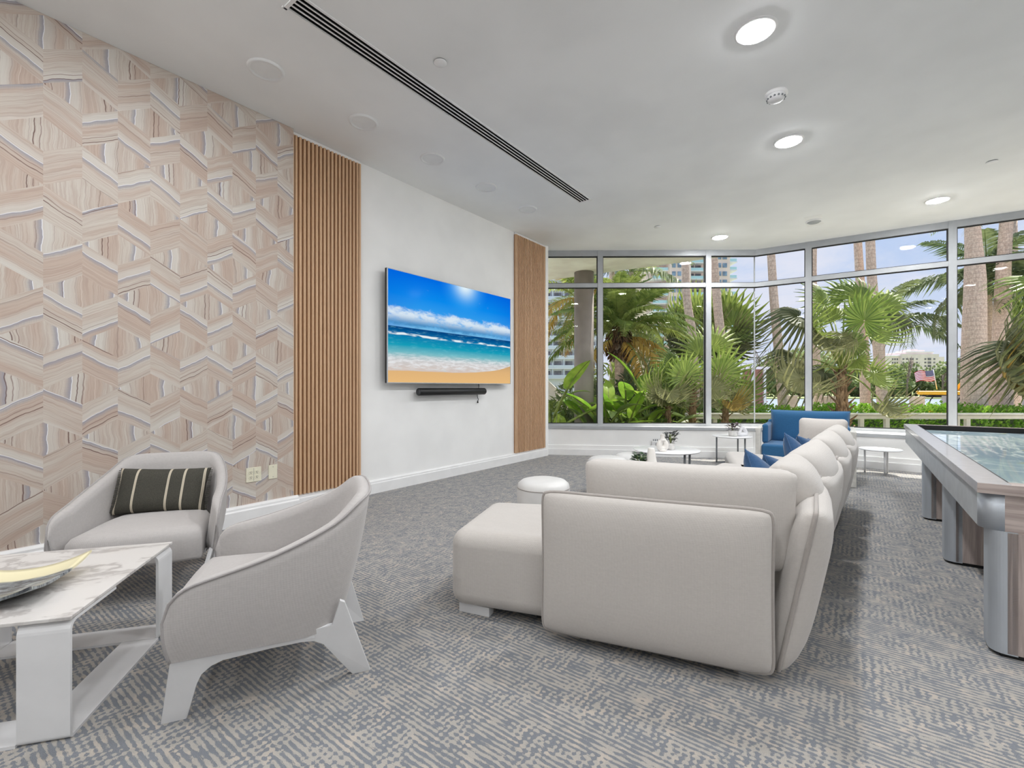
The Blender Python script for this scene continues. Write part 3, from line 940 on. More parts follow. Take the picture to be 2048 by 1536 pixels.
p = ceil_pt(1552, 187)
t = thing('smoke_detector', 'white domed smoke detector between two lit downlights', 'smoke detector', p)
mb = MB(); mb.lathe([(0.080, 0.0), (0.082, -0.012), (0.074, -0.020), (0.060, -0.022)], seg=40); mb.build('base', M['trim'], t)
mb = MB(); mb.lathe([(0.066, -0.020), (0.066, -0.034), (0.055, -0.052), (0.032, -0.060), (0.0, -0.062)], seg=40); mb.build('chamber', M['white_metal'], t)
mb = MB()
for k in range(14):
    a = 2*math.pi*k/14; mb.box((0.060*math.cos(a), 0.060*math.sin(a), -0.042), (0.012, 0.012, 0.010), None)
mb.build('vents', M['grey_metal'], t)

p = ceil_pt(1628, 442)
t = thing('ceiling_camera', 'small round camera dome in a paler ceiling patch above the window corner', 'camera', p)
mb = MB(); Mx = Matrix.Rotation(RZ_ROOM, 4, 'Z'); mb.box((0, 0, -0.001), (0.46, 0.20, 0.003), Mx); mb.build('patch_plate', M['wall'], t)
mb = MB(); mb.lathe([(0.10, -0.002), (0.10, -0.012), (0.082, -0.016)], seg=36); mb.build('ring', M['trim'], t)
mb = MB(); mb.lathe([(0.083, -0.014), (0.06, -0.03), (0.0, -0.036)], seg=36); mb.build('dome', M['frame'], t)

# ---------------------------------------------------------------- television wall
TV_N = 3.93
s_tv = 3.086
t = thing('television', 'large flat television showing a sunny beach, mounted on the white wall', 'television', sn(s_tv, -TV_N, 1.155), RZ_ROOM)
mb = MB(); mb.box((TVW/2, 0.0175, TVH/2), (TVW+0.016, 0.035, TVH+0.016)); mb.build('casing', M['black'], t, bevel=0.003)
mb = MB(); mb.v += [Vector((0,-0.003,0)), Vector((TVW,-0.003,0)), Vector((TVW,-0.003,TVH)), Vector((0,-0.003,TVH)), Vector((0,-0.0005,0)), Vector((TVW,-0.0005,0)), Vector((TVW,-0.0005,TVH)), Vector((0,-0.0005,TVH))]
mb.face((0,1,2,3)); mb.face((4,0,3,7)); mb.face((1,5,6,2)); mb.face((3,2,6,7)); mb.face((4,5,1,0)); mb.build('screen', M['tv'], t)
mb = MB()
for (x0, x1, z0, z1) in ((-0.008, TVW+0.008, -0.008, 0.0), (-0.008, TVW+0.008, TVH, TVH+0.006), (-0.008, 0, 0, TVH), (TVW, TVW+0.008, 0, TVH)):
    mb.box(((x0+x1)/2, -0.001, (z0+z1)/2), (x1-x0, 0.012, z1-z0))
mb.build('bezel', M['alu'], t)
mb = MB(); mb.box((TVW/2, 0.072, TVH/2), (0.7, 0.074, 0.45)); mb.build('wall_bracket', M['black'], t)

s_sb = 3.53
t = thing('soundbar', 'black cylindrical soundbar fixed to the wall under the television', 'soundbar', sn(s_sb, -3.955, 1.05), RZ_ROOM)
My = Matrix.Rotation(math.radians(90), 4, 'Y')
mb = MB(); mb.lathe([(0.0, 0.0), (0.040, 0.0), (0.043, 0.006), (0.043, 1.14), (0.040, 1.146), (0.0, 1.146)], seg=36, M=My); mb.build('body', M['black'], t)
mb = MB(); 
for k in range(3): mb.tube([(-0.002, 0.011*(k+1)*math.cos(a), 0.011*(k+1)*math.sin(a)) for a in [2*math.pi*i/20 for i in range(20)]], 0.0016, 6, closed=True)
mb.build('end_ring', M['grey_metal'], t)
for xx in (0.3, 0.85): mb = MB(); mb.box((xx, 0.062, -0.02), (0.12, 0.044, 0.03)); mb.build('wall_bracket', M['black'], t)
t = thing('power_cable', 'thin black cable hanging behind the soundbar', 'cable', sn(s_sb, -3.955, 1.045), RZ_ROOM)
mb = MB(); mb.tube(catmull([(1.10, 0.062, 0.12), (1.11, 0.066, 0.06), (1.09, 0.07, 0.0), (1.085, 0.066, -0.07), (1.10, 0.064, -0.10), (1.09, 0.064, -0.12)], 6), 0.004, 6); mb.build('cord', M['black'], t)
mb = MB(); mb.tube([(1.09, 0.064, -0.115), (1.088, 0.064, -0.15)], [0.006, 0.011], 8); mb.build('plug', M['black'], t)

# electrical plates on the papered wall
def plate(s, z, w, h, label, sockets):
    t = thing('outlet_plate' if sockets else 'blank_plate', label, 'outlet' if sockets else 'wall plate', sn(s, -PAPER_N, z), RZ_ROOM)
    mb = MB(); mb.box((0, -0.003, 0), (w, 0.006, h)); mb.build('plate', M['ivory'], t, bevel=0.002)
    if sockets:
        for sx in (-0.0235, 0.0235):
            for sz in (-0.02, 0.02):
                mb = MB(); mb.lathe([(0, 0), (0.0165, 0), (0.0165, 0.003), (0, 0.003)], seg=20, M=Matrix.Translation((sx, -0.006, sz)) @ Matrix.Rotation(math.radians(90), 4, 'X'), smooth=False)
                f = mb.build('socket', M['ivory'], t)
                m2 = MB(); m2.box((sx-0.006, -0.0095, sz+0.003), (0.0025, 0.002, 0.009)); m2.box((sx+0.006, -0.0095, sz+0.003), (0.0025, 0.002, 0.007)); m2.box((sx, -0.0095, sz-0.008), (0.005, 0.002, 0.005))
                m2.build('slot', M['dark'], f)
        mb = MB(); mb.box((0, -0.0065, 0), (0.0015, 0.001, h*0.9)); mb.build('joint', M['grey_metal'], t)
    else:
        for sz in (-0.042, 0.042): mb = MB(); mb.lathe([(0, 0), (0.003, 0), (0.003, 0.001), (0, 0.001)], seg=10, M=Matrix.Translation((0, -0.006, sz)) @ Matrix.Rotation(math.radians(90), 4, 'X')); mb.build('screw', M['grey_metal'], t)
plate(1.772, 0.385, 0.118, 0.117, 'ivory double outlet plate low on the patterned wallpaper', True)
plate(1.928, 0.385, 0.072, 0.117, 'ivory blank plate beside the slatted panel on the wallpaper', False)
# small power box on the sill wall behind the round table
kd = (K1-K0).normalized(); u = (1312.0-1024)/FPX; k = (u*K0.y-K0.x)/(kd.x-u*kd.y); kp = K0+kd*k
t = thing('power_box', 'small grey white power box on the low window wall behind the vase', 'outlet', (kp.x, kp.y, 0.20), math.atan2(kd.y, kd.x))
mb = MB(); mb.box((0, -0.03, 0.0), (0.15, 0.06, 0.10)); mb.build('case', M['white_metal'], t, bevel=0.006)
mb = MB()
for i in range(4): mb.box((-0.045+0.03*i, -0.03, 0.065), (0.012, 0.02, 0.03))
mb.build('pegs', M['grey_metal'], t)
mb = MB(); mb.box((0, -0.0605, 0.0), (0.03, 0.004, 0.05)); mb.build('switch', M['grey_metal'], t)
# ---------------------------------------------------------------- armchairs
def armchair_parts(t):
    # plan curves of the shell, right half from front tip to back centre (x, y, z) ; front is -y
    top = [(0.365, -0.325, 0.455), (0.352, -0.20, 0.478), (0.338, 0.0, 0.53), (0.300, 0.18, 0.60), (0.250, 0.275, 0.665), (0.185, 0.314, 0.683), (0.09, 0.326, 0.685), (0, 0.328, 0.685)]
    bot = [(0.335, -0.30, 0.225), (0.325, -0.18, 0.222), (0.308, 0.0, 0.215), (0.282, 0.12, 0.21), (0.235, 0.185, 0.21), (0.17, 0.212, 0.21), (0.09, 0.22, 0.21), (0, 0.222, 0.21)]
    def full(P):
        h = catmull(P, 5); return h + [Vector((-p.x, p.y, p.z)) for p in reversed(h[:-1])]
    T, B = full(top), full(bot); n = len(T)
    # round the front upper corner of each arm
    rim = []
    for i, (a, b) in enumerate(zip(T, B)):
        d = min(i, n-1-i)
        k = [0.60, 0.84, 0.93, 0.975, 0.995][d] if d < 5 else 1.0
        rim.append(b.lerp(a, k))
    def inward(P, i, off):
        a = P[max(i-1, 0)]; b = P[min(i+1, n-1)]; d = (b-a); d.z = 0; d.normalize()
        return P[i] + Vector((-d.y, d.x, 0))*off
    hs = [0, 0.12, 0.3, 0.5, 0.7, 0.88, 1.0]
    outer, inner = [], []
    for h in hs:
        bulge = 0.012*math.sin(math.pi*h)
        ro, ri = [], []
        for i in range(n):
            p = B[i].lerp(rim[i], h)
            o_ = inward(rim, i, -bulge) - rim[i]
            ro.append(p+o_)
            q = inward(rim, i, (0.048+0.01*(1-h))*min(1.0, 0.14+0.16*min(i, n-1-i))) - rim[i]
            ri.append(p+q)
        outer.append(ro); inner.append(ri)
    top_mid = [a.lerp(b, 0.5)+Vector((0, 0, 0.006)) for a, b in zip(outer[-1], inner[-1])]
    mb = MB(); mb.smooth = True
    rows = outer + [top_mid] + inner[::-1] + [outer[0]]
    b0 = mb.grid(rows)
    nr = len(rows)
    nh = len(hs)                  # close the arm fronts with a ladder of quads
    for col in (0, n-1):
        for r in range(nh):
            a_, b_ = b0+r*n+col, b0+(r+1)*n+col
            c_, d_ = b0+(2*nh-r)*n+col, b0+(2*nh-r-1)*n+col
            if r < nh-1: q_ = (a_, c_, d_, b_)
            else: q_ = (a_, c_, b0+nh*n+col)
            mb.face(q_[::-1] if col else q_)
    mb.build('shell', M['chair'], t)
    mb = MB(); mb.tube([p+Vector((0, 0, 0.002)) for p in outer[0][:1]]+[r[0] for r in outer[1:]]+outer[-1][1:-1]+[r[-1] for r in reversed(outer)], 0.0048, 8)
    mb.build('piping', M['chair_piping'], t)
    # seat cushion
    poly = []
    S = [inward(B, i, 0.052) for i in range(n)]
    S = [Vector((p.x, p.y, 0)) for p in S]
    ring = [(p.x, p.y) for p in S[::2]]
    ring = [(ring[0][0], -0.325), ] + ring[1:-1] + [(ring[-1][0], -0.325)]
    fr = [(-0.2, -0.345), (-0.1, -0.352), (0, -0.355), (0.1, -0.352), (0.2, -0.345)]
    poly = ring + fr
    mb = MB(); 
    levels = [(0.20, 0.985), (0.215, 1.0), (0.30, 1.005), (0.335, 0.985), (0.358, 0.93), (0.372, 0.78), (0.379, 0.5), (0.381, 0.2)]
    c = Vector((0, -0.06, 0))
    rows = [[(c.x+(p[0]-c.x)*k, c.y+(p[1]-c.y)*k, z) for p in poly] for z, k in levels]
    b0 = mb.grid(rows, closed_u=True); npz = len(poly)
    mb.smooth = True
    mb.face([b0+(len(levels)-1)*npz+i for i in range(npz)]); mb.face([b0+i for i in range(npz-1, -1, -1)])
    mb.build('seat', M['chair'], t)
    # bent plate legs: front and rear plates of one side meet under the arm
    th = 0.018
    def xf(y, z): k = min(1, max(0, (y+0.30)/0.55)); return 0.262-0.057*k + 0.062*z/0.25
    def plate_leg(poly, sx):
        mb = MB(); m = len(poly)
        for dx in (-th/2, th/2):
            for (y, z) in poly: mb.v.append(Vector((sx*xf(y, z)+dx, y, z)))
        mb.face(range(m-1, -1, -1)); mb.face(range(m, 2*m))
        for i in range(m): j = (i+1) % m; mb.face((i, j, m+j, m+i))
        return mb.build('leg', M['white_metal'], t)
    front = [(-0.342, 0.0), (-0.272, 0.0), (-0.238, 0.12), (-0.222, 0.155), (-0.195, 0.178), (-0.16, 0.190), (-0.02, 0.193), (-0.02, 0.225), (-0.300, 0.235)]
    rear = [(0.252, 0.0), (0.318, 0.0), (0.222, 0.315), (0.206, 0.325), (0.18, 0.232), (-0.02, 0.225), (-0.02, 0.193), (0.08, 0.190), (0.12, 0.182), (0.15, 0.160)]
    for sx in (1, -1):
        plate_leg(front, sx); plate_leg(rear, sx)
    mb = MB()
    mb.box((0, -0.05, 0.205), (0.56, 0.34, 0.014))
    mb.build('under_frame', M['white_metal'], t)
def face_rz(g): return math.atan2(g[1], g[0]) + math.pi/2     # local -y looks along g
t = thing('armchair', 'pale grey shell armchair seen from behind, drawn up to the marble table', 'armchair', (-0.925, 1.885, 0), face_rz((-0.93, -0.36)), 'pale grey shell armchairs')
armchair_parts(t)
gA = (0.36, -0.93)
chA = dup(t, (-2.02, 2.64, 0), face_rz(gA), 'pale grey shell armchair holding the striped cushion, against the wallpaper')

# striped lumbar cushion on the far armchair
rA = Vector((0.93, 0.36, 0)); bA = Vector((-0.36, 0.93, 0))
mb, ring = pillow(0.46, 0.27, 0.14, 16, 2.0, 0.5, 0.07)
o = mb.build('lumbar_cushion', M['stripe'])
o.matrix_world = Matrix.Translation(Vector((-2.02, 2.64, 0.488)) + bA*0.125 + rA*-0.01) @ Matrix.Rotation(face_rz(gA), 4, 'Z') @ Matrix.Rotation(math.radians(-22), 4, 'X') @ Matrix.Rotation(math.radians(3), 4, 'Y')
tag(o, 'charcoal lumbar cushion with cream stripes leaning in the far armchair', 'cushion')
for sx in (-0.222, 0.222):
    mb = MB()
    for i in range(26):
        z = -0.12+0.24*i/25
        mb.box((sx+math.copysign(0.006, sx), 0, z), (0.018, 0.004, 0.004))
    mb.build('fringe', M['stripe'], o)

# ---------------------------------------------------------------- marble side table
TN = Vector((-1.379, 1.443, 0)); TR = Vector((-1.575, 2.147, 0))
ey = (TR-TN).normalized(); ex = Vector((ey.y, -ey.x, 0)); TSZ = 0.73
tc = (TN+TR)/2 - ex*TSZ/2
rz_t = math.atan2(ex.y, ex.x)
t = thing('marble_side_table', 'square side table with veined marble top on white bent band legs', 'table', tc, rz_t)
H = 0.385; h2 = TSZ/2
mb = MB(); mb.box((0, 0, H-0.006), (TSZ, TSZ, 0.012)); mb.build('tabletop', M['marble'], t, bevel=0.002)
def band_loop(k):
    """bent steel band: flat on the floor along one side, up at the corner, under the top"""
    W, th, r = 0.135, 0.010, 0.03
    z0, z1 = 0.0, H-0.013
    yA, yB = -h2+0.002, h2-0.138
    path = []
    y0 = yB
    path.append((yB, z0+th/2))
    for a in range(0, 7): ang = math.pi/2*a/6; path.append((yA+0.012-0.012*math.sin(ang)+th/2, z0+th/2+0.012-0.012*math.cos(ang)))
    for a in range(0, 7): ang = math.pi/2*a/6; path.append((yA+r-r*math.cos(ang)+th/2, z1-th/2-r+r*math.sin(ang)))
    path.append((yA+0.26, z1-th/2))
    mb = MB(); x1 = h2-0.001; x0 = x1-W
    n = len(path); rows = []
    for i, (y, z) in enumerate(path):
        a = path[max(i-1, 0)]; b = path[min(i+1, n-1)]
        d = Vector((b[0]-a[0], b[1]-a[1])).normalized(); nn = Vector((-d.y, d.x))*th/2
        rows.append([(x0, y+nn.x, z+nn.y), (x1, y+nn.x, z+nn.y), (x1, y-nn.x, z-nn.y), (x0, y-nn.x, z-nn.y)])
    b0 = mb.grid(rows, smooth=False, closed_u=True)
    mb.face([b0+i for i in range(3, -1, -1)]); mb.face([b0+(n-1)*4+i for i in range(4)])
    o = mb.build('leg', M['white_metal'], t)
    o.rotation_euler = (0, 0, math.pi/2*k)
    return o
for k in range(4): band_loop(k)

# slumped art-glass dish on the marble
rows_t, rows_b = [], []
DW, DD, nn = 0.40, 0.36, 18
def dish_z(u, v): return 0.012 + 0.030*(abs(u)**2.2) + 0.016*(abs(v)**2.4) + 0.014*(u*v)**2
for j in range(nn+1):
    v = -1+2*j/nn; a, b = [], []
    for i in range(nn+1):
        u = -1+2*i/nn
        x = u*DW/2*(1-0.05*(1-abs(v))); y = v*DD/2*(1-0.16*(1-u*u)*(1 if v > 0 else 0.2))
        z = dish_z(u, v); a.append((x, y, z)); b.append((x, y, z-0.009))
    rows_t.append(a); rows_b.append(b)
mb = MB(); b0 = mb.grid(rows_t); b1 = mb.grid([r[::-1] for r in rows_b])
N1 = nn+1
def ti(j, i): return b0+j*N1+i
def bi(j, i): return b1+j*N1+(nn-i)
for i in range(nn):
    mb.face((ti(0, i+1), ti(0, i), bi(0, i), bi(0, i+1))); mb.face((ti(nn, i), ti(nn, i+1), bi(nn, i+1), bi(nn, i)))
    mb.face((ti(i, 0), ti(i+1, 0), bi(i+1, 0), bi(i, 0))); mb.face((ti(i+1, nn), ti(i, nn), bi(i, nn), bi(i+1, nn)))
o = mb.build('glass_dish', M['dish'])
o.location = (-1.80, 1.60, H+0.001); o.rotation_euler = (0, 0, math.radians(18))
tag(o, 'curved art glass dish, pale yellow and charcoal, lying on the marble table', 'dish')

# ---------------------------------------------------------------- sectional sofa (open U)
t = thing('sectional_sofa', 'large pale sectional sofa in an open U with padded shell backs and loose cushions', 'sofa', (0.6, 2.6, 0))
SO = Vector((0.6, 2.6, 0))
def slab_part(name, A, B, z0, z1, th, lean, mat, bulge=0.05, pipe=True, q=0.5, c=0.03, n=14, a=2.2):
    """padded upright panel whose base line runs from A to B (plan), leaning outward by `lean`"""
    A = Vector((A[0], A[1], 0)); B = Vector((B[0], B[1], 0))
    d = (B-A); L = d.length; d.normalize(); nv = Vector((d.y, -d.x, 0))      # outward side
    h = z1-z0
    mb, ring = pillow(L, h, th, n, a, q, c, 0.0, 0.012)
    def place(p):
        p = Vector(p); k = (p.z+h/2)/h
        w = A + d*(p.x+L/2) - nv*(p.y) + nv*lean*k
        w.z = z0 + (p.z+h/2)
        return w - SO
    mb.v = [place(p) for p in mb.v]
    o = mb.build(name, mat, t)
    if pipe:
        pm = MB(); pm.tube([place(p) for p in ring], 0.0085, 8, closed=True); pm.build('piping', M['piping'], o)
    return o
# shell backs: near wing, four along the long side, far wing
NW0, NW1 = (0.134, 2.025), (0.956, 1.690)
slab_part('shell_back', NW0, NW1, 0.045, 0.650, 0.13, 0.0, M['sofa'], c=0.012, q=0.42, n=16)
edge = [(1.070, 1.704), (1.484, 2.25), (2.048, 2.924), (2.56, 3.56), (3.06, 4.16)]
mdir = Vector((0.777, -0.629))
for i in range(4):
    a = Vector(edge[i]); b = Vector(edge[i+1])
    g = (b-a).normalized()*0.012
    a2 = a+g-mdir*0.12; b2 = b-g-mdir*0.12
    if i == 0: a2 = Vector((0.985, 1.715))
    slab_part('shell_back', a2, b2, 0.035, 0.655, 0.17, 0.12, M['sofa'], c=0.03, q=0.42, n=16)
FW0, FW1 = (3.08, 4.28), (2.82, 4.56)
slab_part('shell_back', FW0, FW1, 0.045, 0.650, 0.13, 0.0, M['sofa'], c=0.012, q=0.42)
# seat blocks
def block(name, poly, z0, z1, bev, mat=None):
    mb = MB(); mb.prism([(x-SO.x, y-SO.y) for x, y in poly], z0, z1)
    return mb.build(name, mat or M['sofa'], t, bevel=bev, seg=6)
e1 = Vector((0.923, -0.385)); f1 = Vector((0.385, 0.923))
NWa = Vector(NW0)+f1*0.055
pl = Vector((-0.31, 2.235))
block('seat', [(pl.x, pl.y), tuple(NWa+e1*(-0.04)), tuple(NWa+e1*0.80), (1.10, 2.36), (0.62, 2.72), (-0.13, 2.85)], 0.040, 0.41, 0.075)
# long seat: runs along the inner side of the long backs
inn = [Vector(p)-mdir*0.22 for p in edge]
def seat_piece(a, b, depth): return [tuple(a), tuple(b), tuple(b-mdir*depth), tuple(a-mdir*depth)]
block('seat', seat_piece(inn[0]+Vector((0.42, 0.52)), (inn[1]+inn[2])*0.5+Vector((.16,.2)), 0.74)[::1], 0.055, 0.41, 0.06)
block('seat', seat_piece((inn[1]+inn[2])*0.5+Vector((.165,.21)), inn[3]+Vector((.12, .15)), 0.74), 0.055, 0.41, 0.06)
block('seat', [(1.93, 4.0), (2.42, 3.86), (2.78, 3.98), (2.93, 4.36), (2.46, 5.03), (2.32, 5.05)], 0.055, 0.41, 0.06)
# plinth feet
mb = MB(); mb.bar(Vector((-0.25, 2.30, 0.022))-SO, Vector((-0.10, 2.237, 0.022))-SO, 0.05, 0.043); mb.build('foot', M['white_metal'], t)
for (x, y) in ((0.02, 2.6), (0.75, 2.05), (1.25, 2.5), (1.9, 3.2), (2.3, 3.75), (2.75, 4.25), (2.35, 4.85), (2.03, 4.08)):
    mb = MB(); mb.box((x-SO.x, y-SO.y, 0.03), (0.06, 0.06, 0.06)); mb.build('foot', M['white_metal'], t)
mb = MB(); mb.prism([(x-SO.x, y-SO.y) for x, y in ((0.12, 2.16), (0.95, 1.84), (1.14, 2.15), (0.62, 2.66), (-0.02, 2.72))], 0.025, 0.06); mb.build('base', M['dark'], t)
# loose back cushions
def back_cushion(A, B, zc, h, th, tilt, q=0.36, a_=2.3):
    A = Vector((A[0], A[1], 0)); B = Vector((B[0], B[1], 0)); d = (B-A); L = d.length
    mb, ring = pillow(L, h, th, 18, a_, q, 0.035, 0.0, 0.022)
    rz = math.atan2(d.y, d.x)
    Mx = Matrix.Translation((A+B)/2 + Vector((0, 0, zc)) - SO) @ Matrix.Rotation(rz, 4, 'Z') @ Matrix.Rotation(tilt, 4, 'X')
    mb.v = [Mx @ p for p in mb.v]
    return mb.build('back_cushion', M['sofa'], t)
off = f1*0.17
back_cushion(Vector(NW0)+e1*0.145+off, Vector(NW0)+e1*0.995+off, 0.58, 0.40, 0.20, math.radians(-2), 0.3)
for i in range(4):
    a = Vector(edge[i]); b = Vector(edge[i+1]); g = (b-a)
    sh = mdir*-0.07
    k0, k1 = (0.34, 1.04) if i == 0 else (0.0, 1.0)
    if i == 3: k1 = 0.9
    back_cushion(a+g*k0+sh, a+g*k1+sh, 0.568, 0.42, 0.24, math.radians(-9), 0.5, 1.5)
back_cushion((2.70, 4.36), (2.98, 4.10), 0.615, 0.41, 0.18, math.radians(-6), 0.45, 1.8)

# blue scatter cushions along the long side
def scatter(px, py, ztop, size, rz, tilt, roll, label):
    Y = FPX*(HC-ztop)/(py-HY); X = (px-1024)/FPX*Y
    mb, ring = pillow(size, size, 0.15, 14, 2.0, 0.5, 0.10)
    o = mb.build('scatter_cushion', M['navy'])
    o.matrix_world = Matrix.Translation((X, Y, ztop-size*0.62)) @ Matrix.Rotation(rz, 4, 'Z') @ Matrix.Rotation(tilt, 4, 'X') @ Matrix.Rotation(roll, 4, 'Y')
    tag(o, label, 'cushion', 'blue scatter cushions on the sofa')
    pm = MB(); pm.tube(ring, 0.004, 6, closed=True); pm.build('seam', M['navy'], o)
rz_l = math.atan2(0.777, 0.629)
def along(d):
    for i in range(4):
        a_ = Vector(edge[i]); b_ = Vector(edge[i+1]); L = (b_-a_).length
        if d <= L or i == 3: return a_+(b_-a_)*(d/L)
        d -= L
def on_sofa(d, off, ztop, size, tilt, roll, label):
    p = along(d)-mdir*off
    scatter(1024+FPX*p.x/p.y, HY+FPX*(HC-ztop)/p.y, ztop, size, rz_l, math.radians(tilt), math.radians(roll), label)
on_sofa(0.74, 0.195, 0.765, 0.42, -26, 38, 'blue scatter cushion nearest the camera, its corner pointing up over the sofa back')
on_sofa(1.16, 0.195, 0.755, 0.46, -22, 10, 'blue scatter cushion second from the camera along the sofa back')
on_sofa(1.86, 0.195, 0.77, 0.46, -22, 30, 'blue scatter cushion third from the camera along the sofa back')
on_sofa(2.40, 0.195, 0.77, 0.46, -22, 8, 'blue scatter cushion farthest from the camera, by the last pale cushion')

# ---------------------------------------------------------------- poufs
def pouf(x, y, r, h, label, first=[None]):
    if first[0] is None:
        t = thing('pouf', label, 'pouf', (x, y, 0), 0.4, 'round white poufs')
        mb = MB(); mb.lathe([(0.0, 0.012), (r-0.02, 0.012), (r-0.004, 0.03), (r, 0.07), (r, h-0.075), (r-0.003, h-0.06)], seg=48); mb.build('side', M['pouf'], t)
        mb = MB(); mb.lathe([(r-0.003, h-0.062), (r-0.008, h-0.035), (r-0.035, h-0.012), (r*0.6, h-0.001), (0, h)], seg=48); mb.build('top', M['pouf'], t)
        mb = MB(); mb.tube([((r-0.001)*math.cos(a), (r-0.001)*math.sin(a), h-0.061) for a in [2*math.pi*i/48 for i in range(48)]], 0.003, 6, closed=True)
        mb.tube([((r+0.0005), 0, 0.03), (r+0.0005, 0, h-0.06)], 0.0025, 6); mb.build('seam', M['piping'], t)
        first[0] = t; return t
    return dup(first[0], (x, y, 0), 1.9, label)
pouf(0.238, 3.50, 0.20, 0.41, 'round white leather pouf nearest the camera, beside the sofa end')
pouf(0.955, 4.62, 0.20, 0.41, 'round white leather pouf behind the sofa back, in front of another pouf')
pouf(1.27, 4.86, 0.20, 0.41, 'round white leather pouf farthest back, partly under the taller round table')

# ---------------------------------------------------------------- round tables
def round_table(x, y, r, h, label, legs, grp=None, rails=(), mat='grey_metal'):
    t = thing('round_table', label, 'table', (x, y, 0), 0, grp)
    mb = MB(); mb.lathe([(0, h-0.012), (r-0.01, h-0.012), (r, h-0.004), (r, h), (r-0.004, h+0.002), (0, h)], seg=64); mb.build('tabletop', M['white_gloss'], t)
    for (lx, ly) in legs:
        mb = MB(); mb.tube([(lx, ly, 0.0), (lx, ly, h-0.012)], 0.011, 10); mb.build('leg', M[mat], t)
    if rails:
        mb = MB()
        for (a, b) in rails: mb.bar((a[0], a[1], 0.008), (b[0], b[1], 0.008), 0.016, 0.016)
        mb.build('floor_rail', M[mat], t)
    return t
round_table(1.62, 4.85, 0.335, 0.45, 'taller round white table holding a bottle vase and a potted plant', [(0.10, -0.245), (0.17, -0.19), (-0.17, 0.17), (-0.05, 0.26)], 'round white occasional tables')
round_table(1.25, 4.02, 0.41, 0.375, 'lower round white table behind the sofa, holding a cone vase and bushy plant', [(0.2, -0.2), (-0.24, -0.1), (0.02, 0.3)], 'round white occasional tables')
round_table(3.20, 6.72, 0.265, 0.395, 'round white side table under the window beside the blue chair', [(-0.20, 0.06), (0.10, -0.17), (0.16, 0.16)], 'round white occasional tables', [((-0.20, 0.06), (0.10, -0.17)), ((-0.2, 0.06), (0.16, 0.16))])
round_table(4.70, 5.90, 0.225, 0.315, 'low round white side table between the sofa and the game table', [(-0.135, 0.085), (-0.045, -0.125), (0.12, 0.04)], 'round white occasional tables', (), 'white_metal')

def leaf_cluster(mb, base, n, r, h, ls, seed, flat=0.5):
    rng = random.Random(seed)
    for i in range(n):
        a = rng.uniform(0, 2*math.pi); k = math.sqrt(rng.random()); z = rng.uniform(0.1, 1.0)
        p = Vector(base)+Vector((math.cos(a)*r*k*(0.45+0.55*z), math.sin(a)*r*k*(0.45+0.55*z), h*z))
        d = Vector((math.cos(a), math.sin(a), rng.uniform(-0.3, 0.9))).normalized()
        s = d.cross(Vector((0, 0, 1))).normalized(); up = s.cross(d)
        L = ls*rng.uniform(0.7, 1.2); W = L*0.34
        b = len(mb.v)
        mb.v += [p, p+d*L*0.35+s*W+up*0.1*L, p+d*L*0.75+s*W*0.8+up*0.08*L, p+d*L, p+d*L*0.75-s*W*0.8+up*0.08*L, p+d*L*0.35-s*W+up*0.1*L]
        mb.face((b, b+1, b+2, b+3)); mb.face((b, b+3, b+4, b+5))
def stems(mb, base, n, r, h, seed):
    rng = random.Random(seed)
    for i in range(n):
        a = rng.uniform(0, 2*math.pi); k = rng.random()
        mb.tube([base, Vector(base)+Vector((math.cos(a)*r*k*0.5, math.sin(a)*r*k*0.5, h*0.5)), Vector(base)+Vector((math.cos(a)*r*k, math.sin(a)*r*k, h*0.9))], 0.002, 5)
def potted(x, y, z, pr, ph, n, r, h, ls, mat, label, seed):
    t = thing('potted_plant', label, 'plant', (x, y, z), 0, 'little potted plants')
    mb = MB(); mb.lathe([(0, 0.001), (pr*0.86, 0.001), (pr*0.9, 0.01), (pr, ph*0.9), (pr, ph), (pr*0.9, ph), (pr*0.88, ph*0.85), (0, ph*0.85)], seg=28); mb.build('pot', M['pot'], t)
    mb = MB(); mb.lathe([(0, ph*0.87), (pr*0.87, ph*0.87)], seg=20); mb.build('soil', M['soil'], t)
    mb = MB(); leaf_cluster(mb, (0, 0, ph*0.9), n, r, h, ls, seed); mb.build('leaves', mat, t)
    mb = MB(); stems(mb, (0, 0, ph*0.85), 9, r, h, seed); mb.build('stems', M['stem'], t)
potted(1.655, 4.83, 0.452, 0.045, 0.07, 70, 0.07, 0.11, 0.042, M['leaf_grey'], 'small dark leaved plant in a white pot beside the bottle vase', 4)
potted(1.12, 4.05, 0.377, 0.05, 0.05, 150, 0.075, 0.09, 0.036, M['leaf_small'], 'round bushy green plant on the lower table, beside the cone vase', 5)
potted(3.20, 6.70, 0.397, 0.062, 0.085, 46, 0.075, 0.09, 0.055, M['succulent'], 'small purple grey plant in a white pot on the window side table', 6)

# bottle vase with a hole through its belly
t = thing('bottle_vase', 'cream bottle vase with a round hole through its belly', 'vase', (1.530, 4.70, 0.452))
mb = MB()
ringpts = [(0.034*math.cos(a)*1.0, 0, 0.068+0.040*math.sin(a)) for a in [2*math.pi*i/32 for i in range(32)]]
rr = [0.030-0.008*max(0, math.sin(2*math.pi*i/32))+0.002*max(0, -math.sin(2*math.pi*i/32)) for i in range(32)]
mb.tube(ringpts, rr, 16, closed=True); mb.build('body', M['vase'], t)
mb = MB(); mb.lathe([(0.034, 0.112), (0.026, 0.125), (0.021, 0.14), (0.021, 0.168), (0.0225, 0.172), (0.017, 0.172), (0.016, 0.13)], seg=28); mb.build('neck', M['vase'], t)
mb = MB(); mb.lathe([(0, 0.0), (0.036, 0.0), (0.04, 0.012), (0.03, 0.03), (0, 0.03)], seg=28); mb.build('foot', M['vase'], t)
